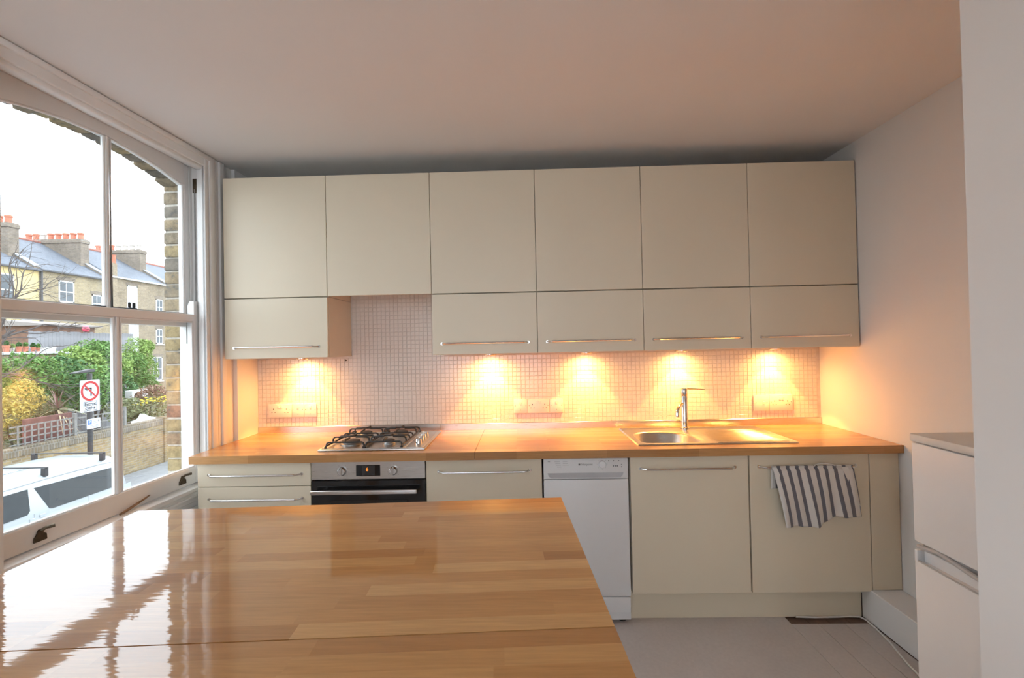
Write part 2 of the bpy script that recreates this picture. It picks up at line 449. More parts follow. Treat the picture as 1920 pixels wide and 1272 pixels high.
# ------------------------------------------------------------------ sash window
M_glass = glass('window_glass', (.97, .985, .985, 1))
def window(name, dy, label):
    root = bpy.data.objects.new(name, None); COL.objects.link(root)
    root.matrix_world = WM @ Matrix.Translation((0, dy, 0))
    struct(root, label)
    W = M_white_gloss
    cy = -.580; gh = .469
    yr, yl = cy+gh, cy-gh            # glass edges
    so, sl = yr+.049, yl-.049        # sash outer edges
    def part(nm, m, smooth=False, mat=W, parent=root): return m.build(nm, mat, parent, smooth)
    # box frame: linings and beads
    for s, e in ((1, so+.002), (-1, sl-.002)):
        a, b = sorted((e, e+s*.05))
        part('frame_lining', MB().box(-.16, -.03, a, b, .70, 2.52))
    part('outer_lining', MB().box(-.165, -.132, so+.004, so+.03, .70, 2.45, .003)); part('outer_lining', MB().box(-.165, -.132, sl-.03, sl-.004, .70, 2.45, .003))
    part('parting_bead', MB().box(-.0845, -.0805, so-.016, so+.001, .72, 2.5)); part('parting_bead', MB().box(-.0845, -.0805, sl-.001, sl+.016, .72, 2.5))
    part('staff_bead', MB().box(-.036, .004, so-.022, so+.05, .70, 2.5, .006, 2), True); part('staff_bead', MB().box(-.036, .004, sl-.05, sl+.006, .70, 2.5, .006, 2), True)
    part('head_bead', MB().box(-.036, .006, sl-.02, so+.02, 2.462, 2.486, .008, 3), True)
    part('head_lining', MB().box(-.16, -.03, sl, so, 2.488, 2.52))
    # arched upper sash
    zg0, zs, rise = 1.655, 2.370, .066
    Rr = (gh*gh+rise*rise)/(2*rise); zc = zs+rise-Rr
    def arch(y): return zc+math.sqrt(Rr*Rr-(y-cy)**2)
    up = MB()
    x0, x1 = -.124, -.086
    up.box(x0, x1, yr, so, 1.585, 2.487, .002); up.box(x0, x1, sl, yl, 1.585, 2.487, .002)
    up.box(x0, x1, yl, yr, 1.585, zg0, .002)
    n = 24; ys = [yl+(yr-yl)*k/n for k in range(n+1)]
    up.prism([(y, arch(y)) for y in ys]+[(yr, 2.487), (yl, 2.487)], 'x', x0, x1)
    us = part('upper_sash', up)
    # glazing mouldings round the panes
    def moulding(nm, pts, parent, r=.006, closed=True):
        part(nm, MB().tube(pts, r, 6, closed=closed), True, W, parent)
    bw = .012; cu_ = cy+.013
    for (a, b) in ((yl, cu_-bw), (cu_+bw, yr)):
        yy = [a+(b-a)*k/12 for k in range(13)]
        pts = [(x1-.008, y, arch(y)-.004) for y in yy]+[(x1-.008, b-.004, zg0+.004), (x1-.008, a+.004, zg0+.004)]
        pts[0] = (x1-.008, a+.004, arch(a)-.004); pts[12] = (x1-.008, b-.004, arch(b)-.004)
        moulding('glazing_moulding', pts, us)
        pg = [(y, arch(y)) for y in yy]+[(b, zg0), (a, zg0)]
        part('pane', MB().prism(pg, 'x', -.110, -.107), mat=M_glass, parent=us)
    part('glazing_bar', MB().box(x0+.004, x1-.002, cu_-.007, cu_+.007, zg0, arch(cy), .003).box(-.109, -.101, cu_-bw, cu_+bw, zg0, arch(cy), .003), parent=us)
    # lower sash
    lo = MB(); x0, x1 = -.079, -.040
    gz0, gz1 = .817, 1.612; bw = .014; cy = -.576
    lo.box(x0, x1, yr, so, .728, 1.652, .003); lo.box(x0, x1, sl, yl, .728, 1.652, .003)
    lo.box(x0, x1, yl, yr, .728, gz0, .003); lo.box(x0, x1, yl, yr, gz1, 1.652, .003)
    ls = part('lower_sash', lo)
    for (a, b) in ((yl, cy-bw), (cy+bw, yr)):
        moulding('glazing_moulding', [(x1-.008, a+.004, gz0+.004), (x1-.008, b-.004, gz0+.004), (x1-.008, b-.004, gz1-.004), (x1-.008, a+.004, gz1-.004)], ls)
        part('pane', MB().prism([(a, gz0), (b, gz0), (b, gz1), (a, gz1)], 'x', -.064, -.061), mat=M_glass, parent=ls)
    part('glazing_bar', MB().box(x0+.004, x1-.001, cy-.008, cy+.008, gz0, gz1, .003).box(-.063, -.052, cy-bw, cy+bw, gz0, gz1, .003), parent=ls)
    # sash horns: one standing up on the lower sash, one hanging under the upper sash
    for y0 in (so-.058, sl+.0):
        part('sash_horn', MB().prism([(-.041, 1.65), (-.078, 1.65), (-.078, 1.70), (-.066, 1.725), (-.041, 1.725)], 'y', y0+.012, y0+.056), parent=ls)
        part('sash_horn', MB().prism([(-.087, 1.586), (-.123, 1.586), (-.123, 1.53), (-.108, 1.50), (-.087, 1.49)], 'y', y0+.012, y0+.05), parent=us)
    # sash cord down the track
    part('sash_cord', MB().tube([(-.06, so-.004, 1.72), (-.06, so-.004, 2.36)], .003, 6), mat=plain('grey_cord', (.25, .24, .23, 1), .8))
    part('pulley', MB().box(-.072, -.048, so-.004, so+.002, 2.34, 2.42, .002), mat=M_oldbrass)
    # fastener and lifts
    part('sash_fastener', MB().box(-.072, -.05, cy+.075, cy+.115, 1.652, 1.660, .002).box(-.066, -.056, cy+.076, cy+.088, 1.66, 1.685, .003).box(-.066, -.056, cy+.100, cy+.114, 1.66, 1.685, .003), mat=M_blackpaint, parent=ls)
    for yy in (cy-.335, cy+.372):
        m = MB().prism([(yy-.030, .748), (yy+.018, .748), (yy+.016, .770), (yy+.004, .776), (yy+.002, .790), (yy-.012, .793), (yy-.020, .772), (yy-.028, .766)], 'x', -.040, -.034, .001)
        m.tube([(-.036, yy-.004, .786), (-.028, yy+.006, .794), (-.018, yy+.014, .796), (-.010, yy+.024, .797)], [.006, .006, .007, .007], 8)
        part('sash_lift', m, True, M_oldbrass, ls)
    # inner sill, apron and architrave
    part('sill_board', MB().box(-.13, .022, sl-.06, so+.06, .700, .724, .006, 2), True)
    part('apron', MB().box(-.002, .010, sl-.05, so+.05, .648, .700, .003).box(-.002, .016, sl-.05, so+.05, .668, .684, .005, 2), True)
    def fluted(m, a, b, z0, z1):
        d = (b-a)
        m.box(-.004, .014, a, b, z0, z1)
        for t0, t1, h in ((0, .16, .020), (.22, .50, .024), (.56, .66, .018), (.74, 1, .026)):
            m.box(0, h, a+d*t0, a+d*t1, z0, z1, .003, 2)
    for a, b in ((so-.030, .066), (sl-.16, sl+.010)):
        m = MB(); fluted(m, a, b, .0, CEIL-.004); part('architrave', m, True)
    part('head_architrave', MB().box(-.004, .018, sl-.02, so+.02, 2.480, CEIL-.002, .002).box(0, .026, sl-.02, so+.02, 2.520, CEIL-.004, .006, 2), True)
    return root
window('window_1', 0, 'white painted sash window with arched top sash and two panes in each sash')
# boxed ledge under the window
struct(MB().box(-.0, .105, -1.6, .05, .0, .60, .003).box(-.0, .12, -1.6, .05, .60, .622, .004, 2).xform(WM).build('trim_2', M_white_gloss), 'white boxed ledge under the window')
# stick left on the sill
o = MB().tube([(-.020, -.60, .731), (-.024, -.55, .738), (-.032, -.46, .752), (-.036, -.42, .760)], [.004, .006, .004, .003], 6).xform(WM).build('wooden_stick', plain('weathered_stick', (.26, .16, .09, 1), .8, var=.4, scale=30), smooth=True)
tag(o, 'short weathered stick leaning on the bottom rail of the sash window', 'stick')

# ------------------------------------------------------------------ kitchen units
YW = -.370; YB = -.610; ZB = 1.397
def bar_handle(x0, x1, yface, z, mat=M_bar, droop=0.0, out=.030, r=.0052):
    """thin bar with two legs bent back to the front"""
    m = MB(); yo = yface-out
    pts = [(x0+.022, yface+.001, z), (x0+.018, yface-.012, z), (x0+.004, yo+.004, z-droop), (x0+.012, yo, z-droop)]
    a = [(x0+.034, yface+.002, z), (x0+.026, yface-.014, z), (x0+.012, yo+.003, z-droop), (x0+.002, yo, z-droop)]
    m.tube([(x0, yo, z-droop), (x1, yo, z-droop)], r, 10)
    for xe, sgn in ((x0, 1), (x1, -1)):
        m.tube([(xe+sgn*.004, yo, z-droop), (xe-sgn*.010, yo+.012, z), (xe-sgn*.022, yface-.004, z), (xe-sgn*.026, yface+.001, z)], r*.9, 8)
        m.cyl((xe-sgn*.026, yface-.003, z), (xe-sgn*.026, yface+.001, z), r*1.5, 10)
    return m

def wall_unit(x0, x1, z0, z1, label, group, handle, lift=0):
    d = thing('wall_cabinet', label, 'cabinet', ((x0+x1)/2, 0, z0), 0, group)
    hw = (x1-x0)/2; h = z1-z0
    m = MB(); t = .018
    b0 = lift
    m.box(-hw+.0005, -hw+t, YW+.021, -.001, b0, h); m.box(hw-t, hw-.0005, YW+.021, -.001, b0, h)
    m.box(-hw+t, hw-t, YW+.021, -.001, b0, b0+t); m.box(-hw+t, hw-t, YW+.021, -.001, h-t, h); m.box(-hw+t, hw-t, -.012, -.001, b0+t, h-t)
    m.build('body', M_carcass, d)
    dr = MB().box(-hw+.0015, hw-.0015, YW, YW+.0185, .0015, h-.002, .0012).build('door', M_cream, d)
    if handle:
        bar_handle(-.219, .221, YW, .064, droop=-.002).build('handle', M_bar, dr, True)
    return d
ordn = ['leftmost', 'second', 'third', 'fourth', 'fifth', 'rightmost']
up_lab = ['tall cream wall cabinet nearest the window, top row', 'cream wall cabinet hanging over the gas hob with tiles below', 'cream top-row wall cabinet just right of the one over the hob',
          'fourth cream top-row wall cabinet from the window', 'cream top-row wall cabinet above the tap, second from the right wall', 'cream top-row wall cabinet beside the right wall']
lo_lab = ['short cream flap cabinet with bar handle nearest the window', None, 'short cream flap cabinet with bar handle just right of the hob gap',
          'short cream flap cabinet with bar handle above the dishwasher', 'short cream flap cabinet with bar handle above the tap', 'short cream flap cabinet with bar handle beside the right wall']
for i in range(6):
    wall_unit(i*.6, (i+1)*.6, ZB+.3505, ZB+1.049, up_lab[i], 'top row of wall cabinets', False, .06 if i == 1 else 0)
    if lo_lab[i]: wall_unit(i*.6, (i+1)*.6, ZB, ZB+.348, lo_lab[i], 'bottom row of wall cabinets', True)

# under-cabinet spotlights
M_lens = emit('halogen_lens', (1.0, .72, .36, 1), 22)
lab = ['round under-cabinet spotlight nearest the window', 'round under-cabinet spotlight second from the window', 'middle round under-cabinet spotlight, over the dishwasher', 'round under-cabinet spotlight over the tap', 'round under-cabinet spotlight nearest the right wall']
SPX = [.318, 1.510, 2.112, 2.705, 3.285]
for x, lb in zip(SPX, lab):
    t = thing('cabinet_spotlight', lb, 'lamp', (x, -.092, ZB), 0, 'under-cabinet spotlights')
    MB().lathe([(.036, -.0005), (.036, -.012), (.033, -.016), (.028, -.016), (.027, -.011)], (0, 0, 0), 24).build('housing', M_steel, t, True)
    MB().lathe([(.0265, -.0112), (.0265, -.0125)], (0, 0, 0), 20).build('lens', M_lens, t)
    for nm, ang, pw, bl, zz in (('beam', 80, SPOT_W, .2, -.016), ('spill', 172, SPILL_W, .9, -.019)):
        ld = bpy.data.lights.new('spot_'+nm, 'SPOT'); ld.energy = pw; ld.color = (1.0, .45, .095)
        ld.spot_size = math.radians(ang); ld.spot_blend = bl; ld.shadow_soft_size = .018
        lo = bpy.data.objects.new('spot_'+nm, ld); COL.objects.link(lo); lo.parent = t; lo.location = (0, 0, zz)

# ---- base units
ZT = .865
def base_carcass(t, hw):
    m = MB()
    m.box(-hw+.0005, -hw+.018, YB+.021, -.02, .16, ZT-.002); m.box(hw-.018, hw-.0005, YB+.021, -.02, .16, ZT-.002)
    m.box(-hw+.018, hw-.018, YB+.021, -.02, .16, .178); m.box(-hw+.018, hw-.018, -.032, -.02, .178, ZT-.002)
    m.box(-hw+.018, hw-.018, YB+.021, YB+.09, ZT-.02, ZT-.002)
    m.build('body', M_carcass, t)
    for sx in (-1, 1):
        for yy in (-.50, -.08): MB().cyl((sx*(hw-.06), yy, .0), (sx*(hw-.06), yy, .16), .018, 10).build('foot', M_rubber, t)
t = thing('drawer_unit', 'cream drawer unit with bar handles at the window end of the worktop', 'cabinet', (.3, 0, 0))
base_carcass(t, .3)
for a, b in ((.738, .863), (.611, .735), (.387, .608), (.162, .384)):
    d = MB().box(-.2985, .2985, YB, YB+.0185, a, b, .0012).build('drawer', M_cream, t)
    bar_handle(-.212, .226, YB, (.800 if a > .7 else (.674 if a > .6 else b-.062))).build('handle', M_bar, d, True)
def door_unit(xc, label, z0=.161, hx=(-.21, .21)):
    t = thing('base_cabinet', label, 'cabinet', (xc, 0, 0), 0, 'cream base cabinets')
    base_carcass(t, .3)
    d = MB().box(-.2985, .2985, YB, YB+.0185, z0, .862, .0012).build('door', M_cream, t)
    bar_handle(hx[0], hx[1], YB, .800).build('handle', M_bar, d, True)
door_unit(1.5, 'cream base cabinet between the oven and the dishwasher', hx=(-.208, .212))
door_unit(2.55, 'cream base cabinet under the sink bowl beside the dishwasher', hx=(-.222, .206))
door_unit(3.155, 'cream base cabinet with the striped tea towel on its handle', hx=(-.227, .207))
o = MB().box(3.4575, 3.603, YB-.001, YB+.017, .169, .863, .0012).build('filler_panel', M_cream)
tag(o, 'narrow cream filler panel between the last cabinet and the right wall', 'panel')
o = MB().box(2.25, 3.443, -.545, -.529, .0, .158, .001).build('plinth', M_cream)
tag(o, 'long cream plinth board under the sink cabinets', 'plinth')
o = MB().box(0.0, 1.80, -.545, -.529, .0, .158, .001).build('plinth', M_cream)
tag(o, 'cream plinth board under the drawers and the oven', 'plinth')

# ---- built-in oven
t = thing('oven', 'built-in stainless steel oven with black glass door under the hob', 'oven', (.9, 0, 0))
MB().box(-.29, .29, YB+.025, -.05, .27, ZT-.004).build('body', M_appl_grey, t)
MB().box(-.297, .297, YB-.004, YB+.024, .767, .862, .002).build('control_panel', M_steel, t)
d = MB().box(-.062, .064, YB-.0055, YB-.0035, .784, .841, .001).build('display', M_blackglass, t)
MB().box(-.030, .036, YB-.0060, YB-.0054, .788, .838).build('screen', plain('screen_grey', (.035, .036, .038, 1), .2), d)
text('digit', '6', .026, emit('amber_digit', (1.0, .25, .02, 1), .7), d, face_front(-.004, YB-.0062, .818))
for kx, ang in ((-.134, 0), (.133, 8)):
    k = MB().lathe([(.0235, 0), (.0235, .006), (.021, .016), (.017, .020)], (kx, YB-.004, .811), 28, 'y').build('knob', M_bar, t, True)
    MB().box(-.004, .004, YB-.031, YB-.018, -.021, .021, .0015).xform(Matrix.Translation((kx, 0, .811)) @ Matrix.Rotation(math.radians(ang), 4, 'Y')).build('grip', M_steel, k)
    mk = MB()
    for j in range(9):
        a = math.radians(-130+j*32.5)
        mk.cyl((kx+.033*sin(a), YB-.0045, .811+.033*cos(a)), (kx+.033*sin(a), YB-.0038, .811+.033*cos(a)), .0012, 6)
    mk.build('dial_marks', M_print, t, kind='stuff')
dr = MB().box(-.297, .297, YB-.004, YB+.022, .272, .762, .003).build('door', M_blackglass, t)
MB().box(-.20, .20, YB-.0046, YB-.0038, .34, .66, .001).build('door_window', plain('oven_window', (.02, .02, .02, 1), .12, var=0), dr)
MB().box(-.284, .262, YB-.052, YB-.034, .702, .724, .005, 3).box(-.24, -.22, YB-.036, YB-.003, .706, .720, .003).box(.19, .21, YB-.036, YB-.003, .706, .720, .003).build('handle', M_bar, dr, True)
MB().box(-.297, .297, YB, YB+.018, .162, .268, .001).build('lower_panel', M_cream, t)

# ---- slimline dishwasher
t = thing('dishwasher', 'slim white dishwasher with dial and control strip under the worktop', 'dishwasher', (2.025, 0, 0))
MB().box(-.217, .217, YB+.02, -.05, .02, .852).build('body', M_appl, t)
cp = MB().box(-.2175, .2155, YB-.003, YB+.02, .751, .857, .004, 2).build('control_panel', M_appl, t, True)
MB().prism([(-.197, .783), (.190, .783), (.186, .768), (.176, .758), (-.180, .758), (-.192, .768)], 'y', YB-.0045, YB-.0025).build('grip_recess', plain('recess_grey', (.50, .51, .53, 1), .45), cp)
MB().lathe([(.0195, 0), (.0195, .008), (.017, .012)], (.083, YB-.003, .826), 28, 'y').build('dial', M_appl, cp, True)
mk = MB()
for j in range(8):
    a = math.radians(j*45)
    mk.cyl((.083+.026*sin(a), YB-.0036, .826+.026*cos(a)), (.083+.026*sin(a), YB-.0028, .826+.026*cos(a)), .001, 6)
mk.build('dial_marks', M_print, cp, kind='stuff')
bt = MB()
for bx in (.116, .142, .168): bt.cyl((bx, YB-.0045, .843), (bx, YB-.0028, .843), .0026, 8)
for bx in (.140, .150, .160): bt.box(bx-.0022, bx+.0022, YB-.0045, YB-.0028, .813, .820)
for bz in (.812, .823): bt.cyl((.182, YB-.0045, bz), (.182, YB-.0028, bz), .0026, 8)
bt.build('buttons', M_print, cp, kind='stuff')
text('brand_lettering', 'Hotpoint', .0155, M_print, cp, face_front(.006, YB-.0033, .826))
MB().box(-.038, -.029, YB-.0036, YB-.0028, .8215, .8305).build('brand_mark', M_print, cp)
pl = MB()
for rr in range(5):
    pl.box(-.160+.004*rr, -.132+.002*rr, YB-.0034, YB-.0029, .841-.009*rr, .8425-.009*rr)
    if rr < 3: pl.box(-.118, -.095+.004*rr, YB-.0034, YB-.0029, .841-.009*rr, .8425-.009*rr)
pl.box(-.195, -.183, YB-.0034, YB-.0029, .841, .845)
pl.build('programme_list', plain('pale_print', (.45, .45, .46, 1), .5), cp, kind='stuff')
MB().box(-.2175, .2155, YB-.002, YB+.02, .150, .748, .004, 2).build('door', M_appl, t, True)
MB().box(-.2165, .2145, YB-.001, YB+.03, .066, .146, .006, 2).build('kick_panel', M_appl, t, True)
for sx in (-.18, .18):
    MB().cyl((sx, YB+.06, 0), (sx, YB+.06, .07), .02, 12).build('foot', M_rubber, t)

# ---- worktops
YT = -.645
t = thing('worktop', 'beech block worktop holding the gas hob, window side of the joint', 'worktop', (0, 0, ZT))
def ring_slab(x0, x1, y0, y1, hx0, hx1, hy0, hy1, z0, z1):
    m = MB()
    m.box(x0, hx0, y0, y1, z0, z1); m.box(hx1, x1, y0, y1, z0, z1); m.box(hx0, hx1, y0, hy0, z0, z1); m.box(hx0, hx1, hy1, y1, z0, z1)
    return m
ring_slab(-.02, 1.4575, YT, -.012, .66, 1.15, -.55, -.11, 0, .040).build('slab', M_worktop, t)
t = thing('worktop', 'beech block worktop holding the sink, right of the joint', 'worktop', (0, 0, ZT))
ring_slab(1.4592, XR-.002, YT, -.012, 2.33, 2.66, -.53, -.20, 0, .040).build('slab', M_worktop, t)
ZW = .905

# ---- steel upstand in three lengths
for a, b, lb in ((-.019, 1.172, 'brushed steel upstand strip behind the hob'), (1.174, 2.312, 'brushed steel upstand strip between hob and sink'), (2.314, 3.604, 'brushed steel upstand strip behind the sink')):
    o = MB().box(a, b, -.011, -.0005, ZW-.003, .944, .0012).build('steel_upstand', M_steel)
    tag(o, lb, 'upstand', 'steel upstand strips')

# ---- mosaic tiles: grout bed, 300 single tiles over the hob, the rest joined
bed = MB().box(-.02, XR, -.0016, .0079, .93, ZB+.01).box(.58, 1.22, -.0016, .0079, ZB+.005, ZB+.42).build('trim_3', M_mortar_tile)
struct(bed, 'white glazed mosaic tile splashback')
P = .0273; g = .0017
def tile_mesh():
    return MB().box(0, P-g, -.0045, -.0012, 0, P-g, .0009, 1).mesh('tile')
tm = tile_mesh(); tm.materials.append(M_tile)
rest_v, rest_f = [], []
vt = [v.co.copy() for v in tm.vertices]; ft = [tuple(p.vertices) for p in tm.polygons]
cnt = 0
ncol = int((XR+.02)/P)
for r in range(32):
    z = .9455+r*P
    for c in range(ncol):
        x = -.019+c*P
        low = z < ZB-P*.6
        hob = .606 < x+P*.5 < 1.197
        if not low and not hob: continue
        if hob and z > ZB-.10 and cnt < 300:
            inst('tile', tm, None, bed, (x, 0, z)); cnt += 1
        else:
            k = len(rest_v)
            rest_v += [(v.x+x, v.y, v.z+z) for v in vt]; rest_f += [tuple(i+k for i in f) for f in ft]
me = bpy.data.meshes.new('tile_field'); me.from_pydata(rest_v, [], rest_f); me.materials.append(M_tile)
o = bpy.data.objects.new('tile_field', me); COL.objects.link(o); o.parent = bed; o['kind'] = 'stuff'

# ---- sockets and switches
def screws(m, xs, z, y=-.0125):
    for x in xs: m.cyl((x, y-.0006, z), (x, y+.001, z), .0022, 8)
def socket(x0, x1, kind, label, z0=1.006, z1=1.093):
    t = thing('wall_socket', label, 'socket', ((x0+x1)/2, 0, (z0+z1)/2), 0, 'white wall sockets and switches')
    hw = (x1-x0)/2-.0008; hh = (z1-z0)/2
    MB().box(-hw, hw, -.0135, -.0045, -hh, hh, .0025, 2).build('plate', M_plastic, t, True)
    hl = MB(); sw = []
    if kind == 'double':
        for s in (-1, 1):
            cx = s*hw*.56
            hl.box(cx-.002, cx+.002, -.0139, -.012, .006, .014)
            hl.box(cx-.013, cx-.007, -.0139, -.012, -.014, -.0105); hl.box(cx+.007, cx+.013, -.0139, -.012, -.014, -.0105)
        screws(hl, (-hw*.86, hw*.86), .004, -.0135)
        sw = [(-.009, .026), (.009, .026)]
    elif kind == 'spur':
        screws(hl, (-hw*.78, hw*.78), .004, -.0135); screws(hl, (0,), -.024, -.0135)
        sw = [(0, .020)]
    elif kind == 'switch':
        screws(hl, (-hw*.7, hw*.72), .002, -.0135)
        sw = [(hw*.28, .0)]
    hl.build('pin_holes', M_hole, t, kind='stuff')
    for (sx, sz) in sw:
        MB().box(sx-.0068, sx+.0068, -.0158, -.013, sz-.0095, sz+.0095, .0015, 1).build('rocker', M_plastic, t)
socket(.051, .205, 'double', 'white double socket nearest the window, left of the hob')
socket(.205, .286, 'spur', 'white switch plate just right of the double socket by the window')
socket(.286, .368, 'spur', 'white switch plate of the window group nearest the hob')
socket(1.650, 1.738, 'spur', 'white switch plate at the left end of the middle socket group')
socket(1.738, 1.880, 'double', 'white double socket in the middle socket group')
socket(1.880, 1.966, 'spur', 'white switch plate at the right end of the middle socket group')
socket(3.178, 3.276, 'switch', 'white fused switch plate right of the tap', .993, 1.093)
socket(3.276, 3.424, 'double', 'white double socket nearest the right wall', .993, 1.093)
# old fixing left in the tiles
o = MB().tube([(.562, -.004, 1.372), (.562, -.018, 1.372), (.566, -.020, 1.366), (.575, -.018, 1.370)], .0028, 6).build('wall_hook', M_oldbrass, smooth=True)
tag(o, 'tiny metal hook screwed into the tiles left of the hob', 'hook')

# ---- gas hob
HX, HY = .906, -.33
t = thing('gas_hob', 'stainless steel four-burner gas hob with black pan supports', 'hob', (HX, HY, ZW))
MB().box(-.284, .284, -.25, .25, .0003, .010, .004, 2).build('base_plate', M_steel, t, True)
MB().box(-.270, .165, -.236, .236, .0095, .0112, .003).box(.172, .270, -.236, .236, .0095, .0108, .003).build('inner_tray', M_steel, t)
burn = [(-.150, -.125, .050), (-.150, .125, .036), (.062, -.125, .030), (.062, .125, .042)]
for bx, by, br in burn:
    b = MB().lathe([(br*1.15, .011), (br*1.12, .018), (br*.95, .024), (br*.95, .027)], (bx, by, 0), 24).build('burner', M_burner, t, True)
    MB().lathe([(br*.9, .027), (br*.98, .029), (br*.98, .034), (br*.8, .037)], (bx, by, 0), 24).build('burner_cap', M_blackiron, b, True)
for gx0, gx1 in ((-.252, -.048), (-.040, .156)):
    g_ = MB(); zt = .052; r = .0048
    y0, y1 = -.225, .225
    def leg(p): g_.tube([p, (p[0], p[1], .0115)], r, 6)
    for yy in (y0+.02, y1-.02):
        pass
    # two long side rails dropping to the tray at both ends
    for x in (gx0, gx1):
        g_.tube([(x, y0, .012), (x, y0+.008, .022), (x, y1-.008, .022), (x, y1, .012)], r*1.1, 6)
    for cyb in (-.125, .125):
        cx = (gx0+gx1)/2
        for x, s in ((gx0, 1), (gx1, -1)):
            g_.tube([(x, cyb, .021), (x+s*.003, cyb, .044), (x+s*.014, cyb, zt), (cx-s*.026, cyb, zt)], r, 6)
        for yy, s in ((cyb-.088, 1), (cyb+.088, -1)):
            g_.tube([(cx, yy, .040), (cx, yy+s*.010, zt), (cx, cyb-s*.026, zt)], r, 6)
            g_.tube([(gx0, yy, .021), (gx0+.004, yy, .036), (gx0+.014, yy, .041), (gx1-.014, yy, .041), (gx1-.004, yy, .036), (gx1, yy, .021)], r, 6)
    g_.build('pan_support', M_blackiron, t, True)
    for x in (gx0, gx1):
        for yy in (y0, y1): MB().cyl((x, yy, .0105), (x, yy, .020), .007, 8).build('support_foot', M_rubber, t)
for j in range(4):
    y = -.115+j*.062
    k = MB().lathe([(.021, .0105), (.020, .016), (.0165, .030), (.015, .034)], (.222, y, 0), 20).build('knob', M_chrome, t, True)
    MB().box(.204, .240, y-.0035, y+.0035, .030, .040, .0015).build('grip', M_chrome, k)

# ---- sink
SX0, SX1, SY0, SY1 = 2.303, 3.145, -.562, -.072
t = thing('kitchen_sink', 'stainless steel inset sink with one bowl and ribbed drainer', 'sink', (SX0, SY0, ZW))
def rrect(x0, x1, y0, y1, r, n=8):
    pts = []
    if not isinstance(r, tuple): r = (r, r, r, r)
    r0, r1, r2, r3 = r
    for cx, cy_, a, r in ((x1-r0, y1-r0, 0, r0), (x0+r1, y1-r1, 90, r1), (x0+r2, y0+r2, 180, r2), (x1-r3, y0+r3, 270, r3)):
        for k in range(n+1):
            b = math.radians(a+90*k/n); pts.append((cx+r*cos(b), cy_+r*sin(b)))
    return pts
def sink_body():
    m = MB(); bm = m.bm
    W_, D_ = SX1-SX0, SY1-SY0
    def loop(pts, z): return [bm.verts.new((x, y, z)) for x, y in pts]
    def skin(a, b):
        n = len(a)
        for i in range(n): bm.faces.new((a[i], a[(i+1) % n], b[(i+1) % n], b[i]))
    bw0, bw1, bd0, bd1 = .036, .362, .036, .356
    bowl = []
    for ins, z, r in ((0, .0050, .11), (.004, .0035, .108), (.010, -.004, .105), (.020, -.12, .095), (.045, -.148, .075), (.10, -.152, .045)):
        bowl.append(loop(rrect(bw0+ins, bw1-ins, bd0+ins, bd1-ins, (r*1.5, r, r*.55, r*.5)), z))
    for a, b in zip(bowl, bowl[1:]): skin(a, b)
    bm.faces.new(bowl[-1])
    # flat deck around the bowl: quads out to a rectangle of matching point count
    q = []
    n4 = len(bowl[0])//4
    xs0, xs1, ys0, ys1 = .012, .392, .012, D_-.012
    def edge_pts():
        out = []
        for cxy, nx in (((xs1, ys1), 0), ((xs0, ys1), 1), ((xs0, ys0), 2), ((xs1, ys0), 3)):
            out += [cxy]*n4
        return out
    # four fans and four quads
    corners = [bm.verts.new((x, y, .005)) for x, y in ((xs1, ys1), (xs0, ys1), (xs0, ys0), (xs1, ys0))]
    for c in range(4):
        seg = bowl[0][c*n4:(c+1)*n4]
        for i in range(n4-1): bm.faces.new((corners[c], seg[i], seg[i+1]))
        nxt = bowl[0][((c+1)*n4) % len(bowl[0])]
        bm.faces.new((corners[c], seg[-1], nxt, corners[(c+1) % 4]))
    # drainer with ribs running front to back of the picture (along x)
    dx0, dx1, dy0, dy1 = .392, W_-.012, .012, D_-.012
    prof = []
    ny = 110
    rows = []
    for j in range(ny+1):
        y = dy0+(dy1-dy0)*j/ny
        row = []
        for i in range(13):
            x = dx0+(dx1-dx0)*i/12
            inx = max(0, min(1, (x-dx0-.04)/.02))*max(0, min(1, (dx1-.05-x)/.02))
            iny = 1 if .05 < y < D_-.10 else 0
            rib = .5-.5*cos(2*PI*(y-.05)/.034)
            row.append(bm.verts.new((x, y, .005-.007*inx*iny*rib)))
        rows.append(row)
    for j in range(ny):
        for i in range(12): bm.faces.new((rows[j][i], rows[j][i+1], rows[j+1][i+1], rows[j+1][i]))
    # rolled outer rim
    a = loop(rrect(.012, W_-.012, .012, D_-.012, .002, 1), .005); b = loop(rrect(.006, W_-.006, .006, D_-.006, .006, 1), .0062); c = loop(rrect(0, W_, 0, D_, .010, 1), .0003)
    skin(a, b); skin(b, c)
    return m
sink_body().build('basin', M_steel_sink, t, True, 50)
MB().lathe([(.044, -.1518), (.044, -.149), (.030, -.150), (.030, -.1515)], (.196, .197, 0), 24).build('waste', M_chrome, t, True)
MB().lathe([(.021, 0), (.021, .002), (.012, .0025)], (.322, .10, -.03), 14, 'x').build('overflow', M_dark, t)
MB().tube([(.43, .028, .0052), (.47, .028, .0062), (.80, .028, .0052)], .002, 6).build('drainer_lip', M_steel_sink, t, True)

# ---- mixer tap
t = thing('mixer_tap', 'chrome single-lever mixer tap standing behind the sink bowl', 'tap', (2.704, -.115, ZW+.006))
MB().lathe([(.027, 0), (.027, .004), (.0215, .008), (.0215, .195), (.0205, .197), (.0205, .199), (.0215, .201), (.0215, .243), (.019, .247)], (0, 0, 0), 28).build('column', M_chrome, t, True)
MB().tube([(-.010, -.006, .150), (-.030, -.022, .144), (-.048, -.040, .132), (-.060, -.052, .116), (-.063, -.055, .096), (-.063, -.055, .078)], [.0105, .0105, .0108, .011, .0112, .0115], 14).build('spout', M_chrome, t, True)
MB().tube([(.012, 0, .243), (.05, -.004, .241), (.125, -.010, .236)], [.0045, .004, .003], 10).build('lever', M_chrome, t, True)

